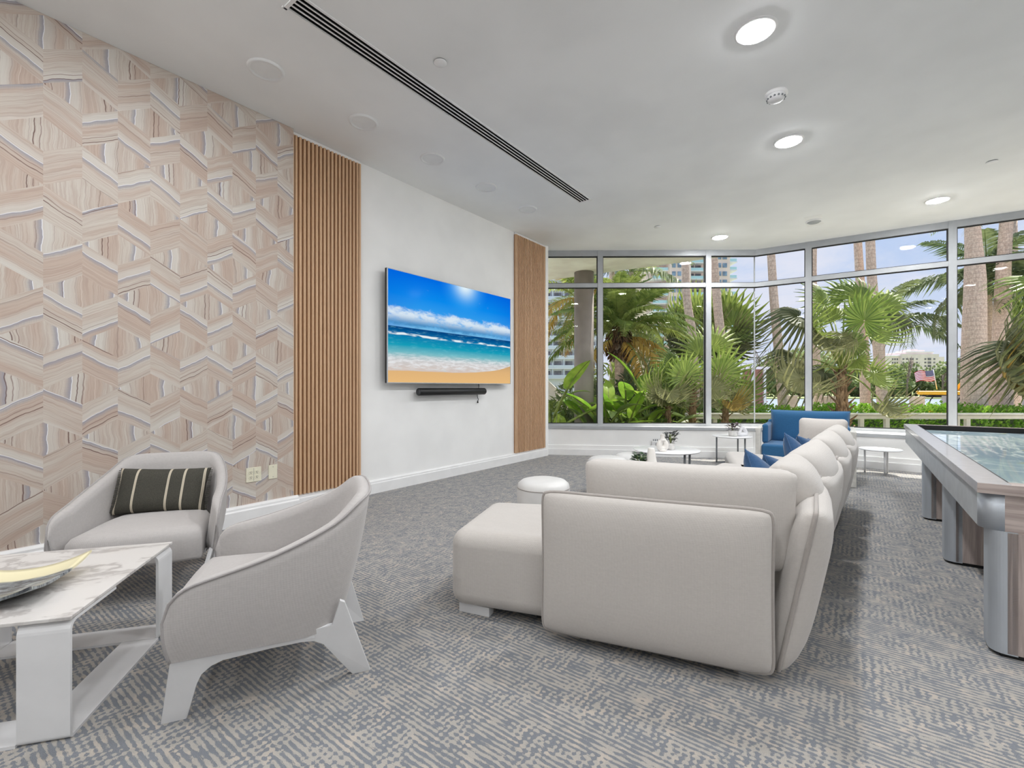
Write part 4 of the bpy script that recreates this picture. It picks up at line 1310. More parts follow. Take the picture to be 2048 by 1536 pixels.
# cone vase
t = thing('cone_vase', 'tall tapering cream cone vase on the lower round table', 'vase', (1.205, 4.0, 0.377))
mb = MB(); mb.lathe([(0, 0.0), (0.052, 0.0), (0.055, 0.01), (0.050, 0.06), (0.028, 0.19), (0.025, 0.20), (0.020, 0.20), (0.0, 0.19)], seg=36); mb.build('body', M['vase'], t)
# sculptural white vase on the window side table
t = thing('sculpture_vase', 'white sculptural vase with an oval opening on the window side table', 'vase', (3.33, 6.70, 0.397), 0.25)
mb = MB()
c0 = [(-0.055, 0, 0.035), (-0.03, 0, 0.085), (0.0, 0, 0.125), (0.035, 0, 0.105), (0.065, 0, 0.065), (0.075, 0, 0.03), (0.04, 0, 0.028), (0.0, 0, 0.026)]
pts = catmull(c0+[c0[0]], 4)[:-1]
mb.tube(pts, [0.026]*len(pts), 14, closed=True); mb.build('body', M['white_gloss'], t)
mb = MB(); mb.lathe([(0.026, 0.115), (0.02, 0.15), (0.02, 0.17), (0.024, 0.175), (0.016, 0.175), (0.015, 0.12)], c=(-0.01, 0, 0), seg=24); mb.build('neck', M['white_gloss'], t)

# ---------------------------------------------------------------- blue easy chair by the glass
ax = Vector((0.82, -0.572, 0)); bx = Vector((0.572, 0.82, 0))
t = thing('blue_easy_chair', 'wide blue upholstered chair with whitewashed wood arms near the glass', 'armchair', Vector((2.95, 5.62, 0)), math.atan2(ax.y, ax.x))
W, Dp = 1.0, 0.80
mb = MB(); mb.box((W/2, 0.36, 0.335), (W-0.13, 0.70, 0.17)); mb.build('seat', M['blue'], t, bevel=0.035, seg=4)
mb = MB(); mb.box((W/2, 0.36, 0.20), (W-0.13, 0.68, 0.10)); mb.build('base', M['blue'], t, bevel=0.01)
mb, ring = pillow(0.84, 0.42, 0.20, 16, 2.3, 0.4, 0.03)
Mx = Matrix.Translation((W/2+0.03, 0.60, 0.60)) @ Matrix.Rotation(math.radians(-8), 4, 'X'); mb.v = [Mx @ p for p in mb.v]; mb.build('back_cushion', M['blue'], t)
pm = MB(); pm.tube([Mx @ Vector(p) for p in ring], 0.005, 6, closed=True); pm.build('piping', M['blue'], t)
mb = MB(); mb.box((W/2, 0.73, 0.47), (W-0.13, 0.09, 0.42)); mb.build('backrest', M['blue'], t, bevel=0.03, seg=4)
for sx in (0.0, W):
    mb = MB(); k = 0.035 if sx == 0 else -0.035
    mb.box((sx+k, 0.03, 0.29), (0.055, 0.06, 0.58)); mb.box((sx+k, Dp-0.03, 0.29), (0.055, 0.06, 0.58)); mb.box((sx+k, Dp/2, 0.59), (0.06, Dp, 0.045)); mb.box((sx+k, Dp/2, 0.20), (0.05, Dp, 0.06))
    mb.build('arm_frame', M['frame_wood'], t, bevel=0.006)
    mb = MB(); kk = 0.09 if sx == 0 else -0.09
    mb.box((sx+kk, 0.46, 0.53), (0.07, 0.56, 0.24)); mb.build('side_bolster', M['blue'], t, bevel=0.03, seg=4)

# ---------------------------------------------------------------- digital game table
GS0, GN0 = 2.706, 0.398       # near left corner along / across the room
GL, GW, GH = 3.88, 1.02, 0.705
t = thing('game_table', 'long grey wood game table with a sunken bright screen and aluminium corners', 'game table', sn(GS0, GN0), RZ_ROOM)
# local frame: x along the room (away from the camera), y = -n (to the left)
def gb(mb, x0, x1, n0, n1, z0, z1): mb.box(((x0+x1)/2, -(n0+n1)/2, (z0+z1)/2), (x1-x0, n1-n0, z1-z0))
LIP = 0.10
for (nm, x0, x1, n0, n1) in (('long_rail', 0, GL, 0, LIP), ('long_rail', 0, GL, GW-LIP, GW), ('end_rail', 0, 0.075, LIP, GW-LIP), ('end_rail', GL-0.075, GL, LIP, GW-LIP)):
    mb = MB(); gb(mb, x0, x1, n0, n1, GH-0.042, GH); mb.build(nm, M['rail'] if nm == 'long_rail' else M['lam_y'], t, bevel=0.002)
i_ = 0.012
for x0 in (-0.004, GL): mb = MB(); gb(mb, x0, x0+0.004, 0, GW, GH-0.042, GH-0.001); mb.build('end_trim', M['lam_y'], t)
for (nm, x0, x1, n0, n1, mat) in (('apron', 0.07, GL-0.07, i_, 0.05, 'lam_sheen'), ('apron', 0.07, GL-0.07, GW-0.05, GW-i_, 'lam_sheen'), ('end_apron', i_, 0.05, 0.07, GW-0.07, 'lam_y'), ('end_apron', GL-0.05, GL-i_, 0.07, GW-0.07, 'lam_y')):
    mb = MB(); gb(mb, x0, x1, n0, n1, 0.51, GH-0.042); mb.build(nm, M[mat], t, bevel=0.001)
for (cx, cn, a0) in ((0.072, 0.072, 0), (0.072, GW-0.072, 1), (GL-0.072, 0.072, 2), (GL-0.072, GW-0.072, 3)):
    mb = MB(); mb.lathe([(0, 0.512), (0.061, 0.512), (0.061, GH-0.042), (0, GH-0.042)], seg=48); o = mb.build('corner_post', M['alu'], t, loc=(cx, -cn, 0))
mb = MB()
gb(mb, 0.075, GL-0.075, LIP, LIP+0.008, GH-0.07, GH-0.002); gb(mb, 0.075, GL-0.075, GW-LIP-0.008, GW-LIP, GH-0.07, GH-0.002)
gb(mb, 0.075, 0.083, LIP, GW-LIP, GH-0.07, GH-0.002); gb(mb, GL-0.083, GL-0.075, LIP, GW-LIP, GH-0.07, GH-0.002)
gb(mb, 0.075, GL-0.075, LIP, GW-LIP, GH-0.10, GH-0.055); mb.build('well', M['black'], t)
mb = MB(); gb(mb, 0.10, GL-0.16, LIP+0.03, GW-LIP-0.03, GH-0.055, GH-0.046); mb.build('screen', M['screen'], t)
mb = MB(); gb(mb, 0.09, GL-0.15, LIP+0.012, LIP+0.030, GH-0.055, GH-0.040); gb(mb, 0.09, GL-0.15, GW-LIP-0.03, GW-LIP-0.012, GH-0.055, GH-0.040); mb.build('screen_frame', M['grey_metal'], t)
# three slab legs: wood faces, rounded aluminium long edges, dark glides
for x0 in (0.0, 1.24, 2.43):
    LX = 0.17
    mb = MB(); gb(mb, x0, x0+LX, 0.088, GW-0.088, 0.02, 0.51); lg = mb.build('leg', M['lam_z'], t)
    for nn_ in (0.088, GW-0.088):
        mb = MB()
        sgn = -1 if nn_ < 0.5 else 1
        r = 0.05
        pts = []
        for (cx, a_from) in ((x0+r, 180), (x0+LX-r, 270)):
            for k in range(9): a = math.radians(a_from+90*k/8); pts.append((cx+r*math.cos(a), r*math.sin(a)))
        pts = [(x0, 0.03)] + pts + [(x0+LX, 0.03)]
        poly = [(p[0], -(nn_ + (-sgn)*(0) ) + (-sgn)*( -p[1]) ) for p in pts]
        if sgn > 0: poly = poly[::-1]
        mb.prism(poly if True else poly, 0.015, 0.512)
        mb.build('edge_cover', M['alu'], lg)
    mb = MB(); gb(mb, x0+0.012, x0+LX-0.012, 0.07, GW-0.07, 0.0, 0.02); mb.build('glide', M['black'], lg)
# ---------------------------------------------------------------- outside: ground, water, soffit, column
def at(px, py, Y):
    """world point seen at photo pixel (px, py) when it stands Y metres ahead"""
    return Vector(((px-1024)/FPX*Y, Y, HC-(py-HY)/FPX*Y))
GZ = -0.45
mb = MB(); mb.prism([(-14, 7.95), (0.2, 7.95), (4.1, 7.95), (10.3, 3.8), (30, -10), (40, 9.2), (40, 17.0), (-14, 17.0)], GZ-0.3, GZ); structure(mb.build('ground', M['ground']))
mb = MB(); mb.prism([(-14, 17.0), (60, 17.0), (60, 19.0), (-14, 19.0)], -1.6, GZ+0.05); structure(mb.build('quay', M['quay']))
mb = MB(); mb.box((60, 280, -1.45), (900, 522, 0.1)); structure(mb.build('water', M['water']), 'pale grey bay water')
mb = MB(); mb.box((60, 330, -1.3), (900, 460, 0.2)); structure(mb.build('shore', M['lawn']))
# slab of the storey above: deep over the left front, shallow unseen strip over the right, sized to trim the sun patch
a0, a1, a2 = Vector((-6, 11.9)), Vector((0.78, 10.15)), Vector((4.55, 8.15))
mb = MB(); off_r = Vector((0.554, 0.832))*0.42
pr = [(-6, 7.9), (P0.x, 7.83), (P1.x, P1.y+0.06), (P2.x+0.2, P2.y+0.1), (P2.x+off_r.x, P2.y+off_r.y), (P1.x+off_r.x+0.35, P1.y+off_r.y-0.24), (a1.x, a1.y), (a0.x, a0.y)]
mb.prism(pr, 3.45, 3.95); structure(mb.build('soffit', M['soffit']), 'beige stucco slab of the storey above')
t = thing('column', 'round dark taupe column outside the left window, under the beige slab', 'column', (at(1168, 700, 9.45).x, 9.45, GZ))
mb = MB(); mb.lathe([(0, 0), (0.198, 0), (0.198, 3.45-GZ), (0, 3.45-GZ)], seg=48); mb.build('shaft', M['column'], t)
mb = MB(); mb.lathe([(0.199, 0), (0.24, 0), (0.24, 0.12), (0.199, 0.14)], seg=48); mb.build('foot', M['column'], t)

# white garden wall with a sloping top at the far left
mb = MB(); Yw = 13.5
p1, p2 = at(1080, 752, Yw), at(1140, 815, Yw)
for dx in (0,): mb.v += [Vector((p1.x-2, Yw, GZ)), Vector((p2.x, Yw, GZ)), Vector((p2.x, Yw, p2.z)), Vector((p1.x, Yw, p1.z+0.1)), Vector((p1.x-2, Yw, p1.z+0.3)),
                         Vector((p1.x-2, Yw+.25, GZ)), Vector((p2.x, Yw+.25, GZ)), Vector((p2.x, Yw+.25, p2.z)), Vector((p1.x, Yw+.25, p1.z+0.1)), Vector((p1.x-2, Yw+.25, p1.z+0.3))]
mb.face((0, 1, 2, 3, 4)); mb.face((9, 8, 7, 6, 5))
for i in range(5): j = (i+1) % 5; mb.face((j, i, 5+i, 5+j))
o = mb.build('garden_wall', M['rail_white'], bevel=0.01); tag(o, 'white sloping garden wall behind the big leaved plants at the left window', 'wall')
pm = MB(); pm.tube([p1+Vector((-.4, -.03, 0.45)), p2+Vector((0.1, -.03, 0.02))], 0.04, 8); pm.build('handrail', M['rail_white'], o)

# railing
RY = 9.95
t = thing('garden_railing', 'white railing with a flat cap and square posts in front of the hedge', 'railing', (0, RY, 0))
xr0, xr1 = at(1372, 800, RY).x, 13.6
mb = MB(); mb.box(((xr0+xr1)/2, 0, 0.525), (xr1-xr0, 0.16, 0.045)); mb.box(((xr0+xr1)/2, 0, 0.46), (xr1-xr0, 0.09, 0.07)); mb.build('top_rail', M['rail_white'], t, bevel=0.006)
for px in (1429, 1573, 1722, 1773, 1913, 1934, 2075):
    mb = MB(); mb.box((at(px, 800, RY).x, 0, (GZ+0.43)/2), (0.085, 0.07, 0.43-GZ)); mb.build('post', M['rail_white'], t)

# ---------------------------------------------------------------- leaves and palms
def fan_mesh(name, R, mats, nseg=26, droop=0.35, split=0.5, span=300, cup=0.12, pet=0.6, tipdroop=0.5, seed=0, mi=0):
    """costapalmate fan: origin at the foot of the petiole, petiole along +y, blade beyond it"""
    rng = random.Random(seed); mb = MB(); mb.cur = 1
    if pet > 0: mb.tube([(0, 0, 0), (0, pet*0.5, 0.02*pet), (0, pet, 0)], [0.022, 0.016, 0.012], 6)
    mb.cur = 0
    st = [0.03, 0.28, split, 0.72, 0.88, 1.0]
    for i in range(nseg):
        a = math.radians(-span/2 + span*(i+0.5)/nseg); da = math.radians(span/nseg)/2
        Ri = R*(0.82+0.18*math.cos(a))*rng.uniform(0.93, 1.04)
        td = tipdroop*rng.uniform(0.5, 1.4); sw = rng.uniform(-0.05, 0.05)
        b = len(mb.v)
        for k, s in enumerate(st):
            r = Ri*s
            hw = r*math.tan(da) if s <= split else Ri*split*math.tan(da)*(1-(s-split)/(1-split))**0.8*1.05
            ang = a+sw*max(0, s-split)*2
            ux, uy = math.sin(ang), math.cos(ang)
            z = cup*R*math.sin(math.pi*min(1, s*1.1))*0.6 - droop*R*s*s - td*R*max(0, s-split)**2*2.2
            fold = 0.012*R*(1 if k else 0.3)+hw*0.28
            rr = r*(1-0.18*td*max(0, s-split))
            cx, cy = ux*rr, pet+uy*rr
            mb.v += [Vector((cx-uy*hw, cy+ux*hw, z)), Vector((cx, cy, z+fold)), Vector((cx+uy*hw, cy-ux*hw, z))]
        for k in range(len(st)-1):
            q = b+k*3
            mb.face((q, q+1, q+4, q+3)); mb.face((q+1, q+2, q+5, q+4))
    me = mb.mesh(name, mats); return me
def pin_mesh(name, L, mats, n=34, arch=0.5, drop=0.6, lmax=0.5, seed=0, hang=0.35, up=0.35, width=0.035):
    """feather frond: rachis leaves the origin along +y, rises and bends over"""
    rng = random.Random(seed); mb = MB(); mb.cur = 1
    def P(t): return Vector((0, L*(t-0.18*drop*t*t*t), L*(arch*t-(arch+drop)*0.62*t*t)))
    mb.tube([P(i/14) for i in range(15)], [0.022*(1-0.85*i/14) for i in range(15)], 5)
    mb.cur = 0
    for i in range(n):
        t = 0.14+0.86*(i+0.5)/n
        p = P(t); tg = (P(min(1, t+0.02))-P(t-0.02)).normalized()
        ll = lmax*(math.sin(math.pi*(0.12+0.83*t))**0.7)*rng.uniform(0.85, 1.1)
        for sx in (-1, 1):
            lean = rng.uniform(0.35, 0.7)
            d = (Vector((sx, 0, 0))+tg*lean+Vector((0, 0, up*rng.uniform(0.2, 1.0)))).normalized()
            q1 = p+d*ll*0.5; q2 = p+d*ll*0.92+Vector((0, 0, -hang*ll*rng.uniform(0.6, 1.4)))
            s = d.cross(Vector((0, 0, 1))).normalized()*width*0.5; b = len(mb.v)
            mb.v += [p-s*0.5, p+s*0.5, q1+s, q1-s, q2]
            mb.face((b, b+1, b+2, b+3)); mb.face((b+3, b+2, b+4))
    return mb.mesh(name, mats)
def paddle_mesh(name, L, Wd, mats, pet=0.8, bend=0.5, seed=0, fold=0.25):
    """banana-like leaf: petiole up the +y axis, blade bending over"""
    rng = random.Random(seed); mb = MB(); mb.cur = 1
    def P(t):
        y = t*(pet+L); k = max(0, (y-pet*0.4)/(pet*0.6+L))
        return Vector((0, y*(1-0.25*bend*k*k), -bend*(pet+L)*0.55*k*k))
    tp = pet/(pet+L)
    mb.tube([P(tp*i/6) for i in range(7)]+[P(tp+(1-tp)*i/8) for i in range(1, 9)], [0.022]*6+[0.017]+[0.013*(1-i/9) for i in range(8)], 6)
    mb.cur = 0; mb.smooth = True
    rows = []; n = 14
    for i in range(n+1):
        s = i/n; p = P(tp+(1-tp)*s); w = Wd*0.5*(math.sin(math.pi*(0.06+0.94*s)**0.85)**0.75 if s < 1 else 0)
        w = max(w, 0.002); rip = 1-0.05*rng.random()
        rows.append([p+Vector((-w*rip, 0, fold*w)), p+Vector((-w*0.5, 0, fold*w*0.7)), p+Vector((0, 0, 0.006)), p+Vector((w*0.5, 0, fold*w*0.7)), p+Vector((w*rip, 0, fold*w))])
    mb.grid(rows)
    return mb.mesh(name, mats)

def frond_M(origin, az, el, roll=0.0, scale=1.0):
    """local +y points at azimuth az (0 = away from the camera, + = right) and elevation el; +z stays upward"""
    y = Vector((math.cos(el)*math.sin(az), math.cos(el)*math.cos(az), math.sin(el)))
    x = y.cross(Vector((0, 0, 1)))
    if x.length < 1e-4: x = Vector((1, 0, 0))
    x.normalize(); z = x.cross(y)
    Mx = Matrix((x, y, z)).transposed().to_4x4() @ Matrix.Rotation(roll, 4, 'Y') @ Matrix.Scale(scale, 4)
    Mx.translation = Vector(origin); return Mx
rad = math.radians
def trunk_mb(pts, rs, seg=14):
    mb = MB(); mb.tube(catmull(pts, 4), [rs[0]+(rs[-1]-rs[0])*i/(len(pts)*4-4) if len(rs) == 2 else rs[min(i//4, len(rs)-1)]*(1-(i % 4)/4)+rs[min(i//4+1, len(rs)-1)]*((i % 4)/4) for i in range(len(pts)*4-3)], seg); return mb

def fm(name_mat, **k): return fan_mesh('frond', 1.0, [M[name_mat], M['stem']], pet=0, **k)
F_FLAT = [fm('fan_green', nseg=26, droop=0.05, tipdroop=0.25, span=320, seed=1, split=0.55), fm('fan_green', nseg=24, droop=0.12, tipdroop=0.55, span=300, seed=2, split=0.52)]
F_UP = [fm('fan_green', nseg=17, droop=0.10, tipdroop=0.3, span=200, seed=3, split=0.5), fm('fan_green', nseg=20, droop=0.22, tipdroop=0.7, span=250, seed=4, split=0.5)]
F_DARK = [fm('fan_dark', nseg=25, droop=0.25, tipdroop=0.9, span=290, seed=5, split=0.5), fm('fan_dark', nseg=22, droop=0.38, tipdroop=1.1, span=250, seed=6, split=0.48)]
F_DRY = [fm('fan_dry', nseg=24, droop=0.5, tipdroop=1.2, span=260, seed=7, split=0.5)]

def fan_palm(px, py, pyb, Y, label, fans, rs=(0.12, 0.08), lean=0, boots=True, trunk_top=None):
    """px, py: crown; fans: (hub px, hub py, dY, axis angle, tilt to camera, yaw, radius, mesh, facing)"""
    crown = at(px, py, Y); base = at(px+lean, pyb, Y); base.z = GZ
    t = thing('fan_palm', label, 'palm tree', base, 0, 'fan palms outside the glass')
    c = crown-base
    trunk_mb([(0, 0, 0), c*0.33+Vector((0.01, 0, 0)), c*0.66, c], rs).build('trunk', M['fibre'], t)
    if boots:
        mb = MB(); rng = random.Random(len(label)); sc = rs[0]/0.13
        for i in range(30):
            k = 0.35+0.65*i/30; a = i*2.4; p = c*k; r = rs[0]+(rs[1]-rs[0])*k
            d = Vector((math.cos(a), math.sin(a), 1.1)).normalized()
            mb.tube([p+Vector((math.cos(a), math.sin(a), 0))*r*0.8, p+Vector((math.cos(a), math.sin(a), 0))*r*0.9+d*0.17*sc], [0.024*sc, 0.008*sc], 5)
        mb.build('leaf_bases', M['fibre'], t)
    for i, (hx, hy, dY, ang, tilt, yaw, R, me, face) in enumerate(fans):
        h = at(hx, hy, Y+dY)-base
        an, ti = rad(ang), rad(tilt)
        y = Vector((math.sin(an)*math.cos(ti), -math.sin(ti), math.cos(an)*math.cos(ti)))
        z = Vector((0, -1, 0.35))*(1 if face else -1); z = (z-y*z.dot(y)).normalized(); x = y.cross(z)
        Mx = Matrix((x, y, z)).transposed().to_4x4() @ Matrix.Rotation(rad(yaw), 4, 'Y') @ Matrix.Scale(R, 4); Mx.translation = h
        f = link_mesh('frond', me, t, Mx)
        root = c+Vector((0, 0, -0.03*(i % 4))); L = (h-root).length
        mid = (root+h)/2+Vector((0, 0, 0.12*L))
        mb = MB(); mb.tube([root, root.lerp(mid, .6)+Vector((0, 0, 0.03*L)), mid, h.lerp(mid, .4)+Vector((0, 0, .02*L)), h], [0.022, 0.018, 0.015, 0.012, 0.010], 6); mb.build('petiole', M['stem'], t)
    return t
G0, G1, U0, U1, K0_, K1_, Y0 = F_FLAT[0], F_FLAT[1], F_UP[0], F_UP[1], F_DARK[0], F_DARK[1], F_DRY[0]
# big fan palm in the middle of the right facet
fan_palm(1684, 738, 850, 9.0, 'big shaggy fan palm with green and brown fronds behind the blue chair', [
    (1729, 642, -0.7, 0, 10, 0, 0.66, G0, 0), (1719, 604, 0.1, 4, -5, 10, 0.62, U0, 1), (1648, 610, 0.2, -38, 0, 20, 0.66, U0, 1), (1690, 598, 0.5, -10, -10, -20, 0.6, U1, 1),
    (1765, 615, 0.3, 42, 0, -20, 0.62, U1, 1), (1600, 634, 0.0, -88, 10, 25, 0.82, K1_, 1), (1640, 648, -0.3, -60, 20, 20, 0.62, G1, 0), (1585, 716, 0.2, -76, 5, 30, 0.66, K1_, 1),
    (1604, 758, -0.3, -105, 15, 20, 0.88, K0_, 0), (1612, 735, 0.1, -85, 10, 35, 0.85, K1_, 1), (1646, 676, -0.5, -150, 25, 0, 0.60, K1_, 0), (1684, 668, -0.5, 170, 30, 0, 0.55, K1_, 1),
    (1781, 640, 0.1, 92, 10, -25, 0.62, K0_, 1), (1748, 660, -0.2, 120, 15, -10, 0.6, U1, 0), (1748, 747, -0.4, 150, 25, -10, 0.50, G1, 0), (1770, 812, -0.8, 165, 45, -5, 0.55, K0_, 0),
    (1712, 720, 0.3, 160, 10, 40, 0.40, U1, 1), (1700, 690, 0.4, 70, 0, 0, 0.6, U1, 1), (1668, 640, 0.6, -20, -20, 0, 0.6, U0, 1), (1736, 626, 0.6, 30, -20, 0, 0.6, U0, 1),
    (1650, 745, 0.5, -120, 0, 20, 0.55, K1_, 1)], (0.155, 0.075))
# fan palm at the right edge
fan_palm(2096, 735, 850, 8.2, 'fan palm at the right edge of the view, its lower fronds tipped with yellow', [
    (2062, 690, -0.4, -86, 10, 10, 0.85, K0_, 0), (2058, 738, -0.6, -102, 15, 8, 1.0, K0_, 0), (2046, 752, -0.3, -118, 20, 15, 0.80, Y0, 0), (2060, 770, -0.5, -135, 25, 10, 0.78, K1_, 0), (2040, 705, 0.1, -95, 5, 20, 0.8, K1_, 1), (2070, 655, 0.2, -75, 0, 10, 0.8, U1, 0),
    (2078, 575, 0.2, -80, 0, 20, 0.70, U1, 1), (2085, 640, 0.0, -70, 0, 20, 0.75, U0, 0), (2100, 600, 0.0, 0, 0, 0, 0.7, G1, 0), (2140, 640, 0.0, 60, 0, 0, 0.7, G1, 0), (2150, 720, 0.0, 100, 0, 0, 0.7, K0_, 0), (2110, 790, -0.5, 170, 20, 0, 0.6, K1_, 0), (2050, 715, 0.3, -95, 0, 35, 0.85, K1_, 1)], (0.15, 0.09))
# bright fan palm behind the second mullion
fan_palm(1387, 775, 850, 8.9, 'bright green fan palm spreading behind the second mullion from the left', [
    (1372, 755, -0.4, -10, 10, 0, 0.54, G0, 0), (1398, 712, 0.1, -14, 0, 10, 0.66, U0, 1), (1424, 700, 0.2, 28, 0, -10, 0.64, U0, 1), (1441, 748, -0.2, 40, 5, -5, 0.62, G1, 0),
    (1350, 735, 0.2, -50, 0, 20, 0.6, U0, 1), (1425, 778, -0.3, 95, 15, -10, 0.48, K0_, 0), (1352, 790, -0.3, -110, 15, 10, 0.45, U1, 0)], (0.085, 0.06), -6)
fan_palm(1452, 800, 850, 9.35, 'low fan palm with yellowing drooping fronds before the white railing, left of the glass corner', [
    (1467, 803, -0.3, 110, 25, -10, 0.58, K0_, 0), (1462, 806, -0.4, 165, 40, 0, 0.42, Y0, 0), (1478, 782, 0.1, 75, 5, -20, 0.58, U1, 0), (1430, 800, -0.2, -100, 20, 0, 0.42, K1_, 0)], (0.08, 0.06), -4)
fan_palm(1336, 790, 850, 8.7, 'small fan palm with a dark hanging skirt between the big leaves, in the wide pane', [
    (1338, 783, -0.3, 180, 35, 0, 0.50, K1_, 0), (1326, 786, -0.2, -140, 20, 10, 0.5, K0_, 0), (1352, 786, -0.2, 135, 20, -10, 0.5, K0_, 0), (1330, 762, 0.1, -30, 5, 0, 0.5, U1, 0), (1350, 765, 0.1, 30, 5, 0, 0.48, U1, 0), (1312, 780, 0.0, -80, 10, 0, 0.5, U1, 0)], (0.07, 0.05))
fan_palm(1446, 668, 850, 14.2, 'tall olive green fan palm just right of the second mullion, behind the leaning trunks', [
    (1452, 640, 0, 6, 0, 0, 1.15, U0, 0), (1464, 652, -0.2, 55, 5, -10, 1.15, G1, 0), (1430, 645, 0.1, -40, 0, 10, 1.1, U0, 0), (1470, 676, -0.3, 120, 15, 0, 0.95, K1_, 0), (1462, 690, -0.3, 160, 20, 0, 0.95, K0_, 0), (1425, 670, -0.1, -95, 5, 10, 1.0, K0_, 0), (1440, 690, -0.2, -160, 20, 0, 0.9, K1_, 0), (1450, 620, 0.3, 20, -10, 0, 1.0, U1, 1)], (0.12, 0.09), 6)
fan_palm(1392, 664, 850, 15.2, 'olive green fan palm just left of the second mullion, behind the leaning trunks', [
    (1396, 630, 0, 5, 0, 0, 1.2, U0, 0), (1372, 640, 0.1, -50, 0, 10, 1.1, G1, 0), (1410, 650, -0.1, 50, 5, 0, 1.05, U1, 0), (1365, 672, -0.2, -100, 10, 0, 1.1, K0_, 0), (1400, 684, -0.3, 160, 20, 0, 1.0, K1_, 0), (1376, 690, -0.2, -150, 15, 0, 1.0, K0_, 0)], (0.12, 0.09), -4)

# tall smooth trunks: their crowns are above the view, so each carries a crown up there too
PCROWN = pin_mesh('frond', 2.6, [M['pin_dark'], M['stem']], 30, 0.5, 0.7, 0.55, 31)
def tall_palm(pts, Y, rs, label):
    P = [at(px, py, Y) for px, py in pts]
    P[0].z = GZ
    top = P[-1]+(P[-1]-P[-2]).normalized()*3.2
    b = P[0].copy(); t = thing('tall_palm', label, 'palm tree', b, 0, 'tall bare palm trunks')
    Q = [p-b for p in P]+[top-b]
    trunk_mb(Q, rs, 18).build('trunk', M['trunk'], t)
    for i in range(9): link_mesh('frond', PCROWN, t, frond_M(top-b, rad(40*i+13), rad(20+18*(i % 2)), 0, 1.0))
    return t
tall_palm([(1948, 850), (1948, 700), (1950, 560), (1945, 455)], 13.0, (0.30, 0.27, 0.235, 0.17, 0.16), 'thickest tall palm trunk, just right of the last mullion')
tall_palm([(2004, 850), (2004, 690), (2006, 560), (2012, 455)], 13.6, (0.26, 0.22, 0.17, 0.15, 0.14), 'second thick tall palm trunk, near the right edge')
tall_palm([(2033, 850), (2031, 700), (2030, 620)], 16.5, (0.15, 0.12, 0.10, 0.09), 'thin tall palm trunk nearest the right edge')
tall_palm([(1770, 850), (1757, 700), (1744, 560), (1740, 470)], 14.0, (0.15, 0.14, 0.125, 0.12, 0.12), 'tall palm trunk rising right above the big fan palm')
tall_palm([(1732, 850), (1728, 700), (1720, 560), (1715, 475)], 14.5, (0.15, 0.13, 0.12, 0.11, 0.11), 'tall palm trunk beside another one above the big fan palm')
tall_palm([(1640, 850), (1632, 700), (1626, 560), (1627, 470)], 15.0, (0.12, 0.11, 0.105, 0.10, 0.10), 'tall palm trunk directly behind the first right mullion')
tall_palm([(1572, 850), (1557, 700), (1548, 600), (1541, 490)], 13.0, (0.13, 0.12, 0.11, 0.10, 0.10), 'leaning tall palm trunk alone against the sky, right of the glass corner')
tall_palm([(1394, 850), (1386, 690), (1374, 600), (1369, 500)], 13.0, (0.13, 0.12, 0.11, 0.095, 0.09), 'pinkish leaning palm trunk left of the second mullion')
tall_palm([(1462, 850), (1443, 690), (1434, 600), (1425, 490)], 13.4, (0.14, 0.13, 0.12, 0.11, 0.10), 'pinkish leaning palm trunk right of the second mullion')
tall_palm([(1226, 850), (1224, 640), (1224, 500)], 17.0, (0.12, 0.11, 0.10, 0.10), 'pale palm trunk far behind the date palm')

# date palm with a shaggy trunk head
Yd = 11.5
bp = at(1240, 850, Yd); bp.z = GZ
t = thing('date_palm', 'feathery date palm with a shaggy brown trunk head, behind the wide left pane', 'palm tree', bp)
ck = at(1238, 672, Yd)-bp
trunk_mb([(0, 0, 0), ck*0.4, ck*0.7, ck], (0.13, 0.11, 0.11, 0.12, 0.13)).build('trunk', M['trunk'], t)
mb = MB(); rng = random.Random(5)
for i in range(260):
    a = rng.uniform(0, 2*math.pi); z = rng.uniform(-0.62, 0.12); r = 0.36*math.sqrt(max(0.05, 1-((z+0.2)/0.55)**2))
    p = ck+Vector((math.cos(a)*r*0.5, math.sin(a)*r*0.5, z+0.15)); q = ck+Vector((math.cos(a)*r, math.sin(a)*r, z-0.05))
    mb.tube([p, q], [0.035, 0.010], 5)
mb.build('frond_boots', M['boot'], t)
PD = [pin_mesh('frond', 1.75, [M['pin_green'], M['stem']], 52, 0.45, 0.55, 0.36, 41, 0.25, 0.5, 0.036), pin_mesh('frond', 1.9, [M['pin_green'], M['stem']], 52, 0.30, 0.75, 0.36, 42, 0.45, 0.2, 0.036), pin_mesh('frond', 1.7, [M['pin_yellow'], M['stem']], 46, 0.2, 0.9, 0.36, 43, 0.6, 0.1, 0.036)]
for i in range(46):
    ring = i/46; az = i*137.5; el = 78-75*ring+rng.uniform(-6, 6)
    link_mesh('frond', PD[0 if ring < 0.55 else 1], t, frond_M(ck+Vector((0, 0, 0.05)), rad(az), rad(el), rng.uniform(-.4, .4), rng.uniform(0.9, 1.1)))
for az, el in ((100, -2), (112, -16), (75, -8), (-110, -18), (-70, -30), (150, -30)): link_mesh('frond', PD[2], t, frond_M(ck+Vector((0, 0, -0.05)), rad(az), rad(el), 0, 1.0))
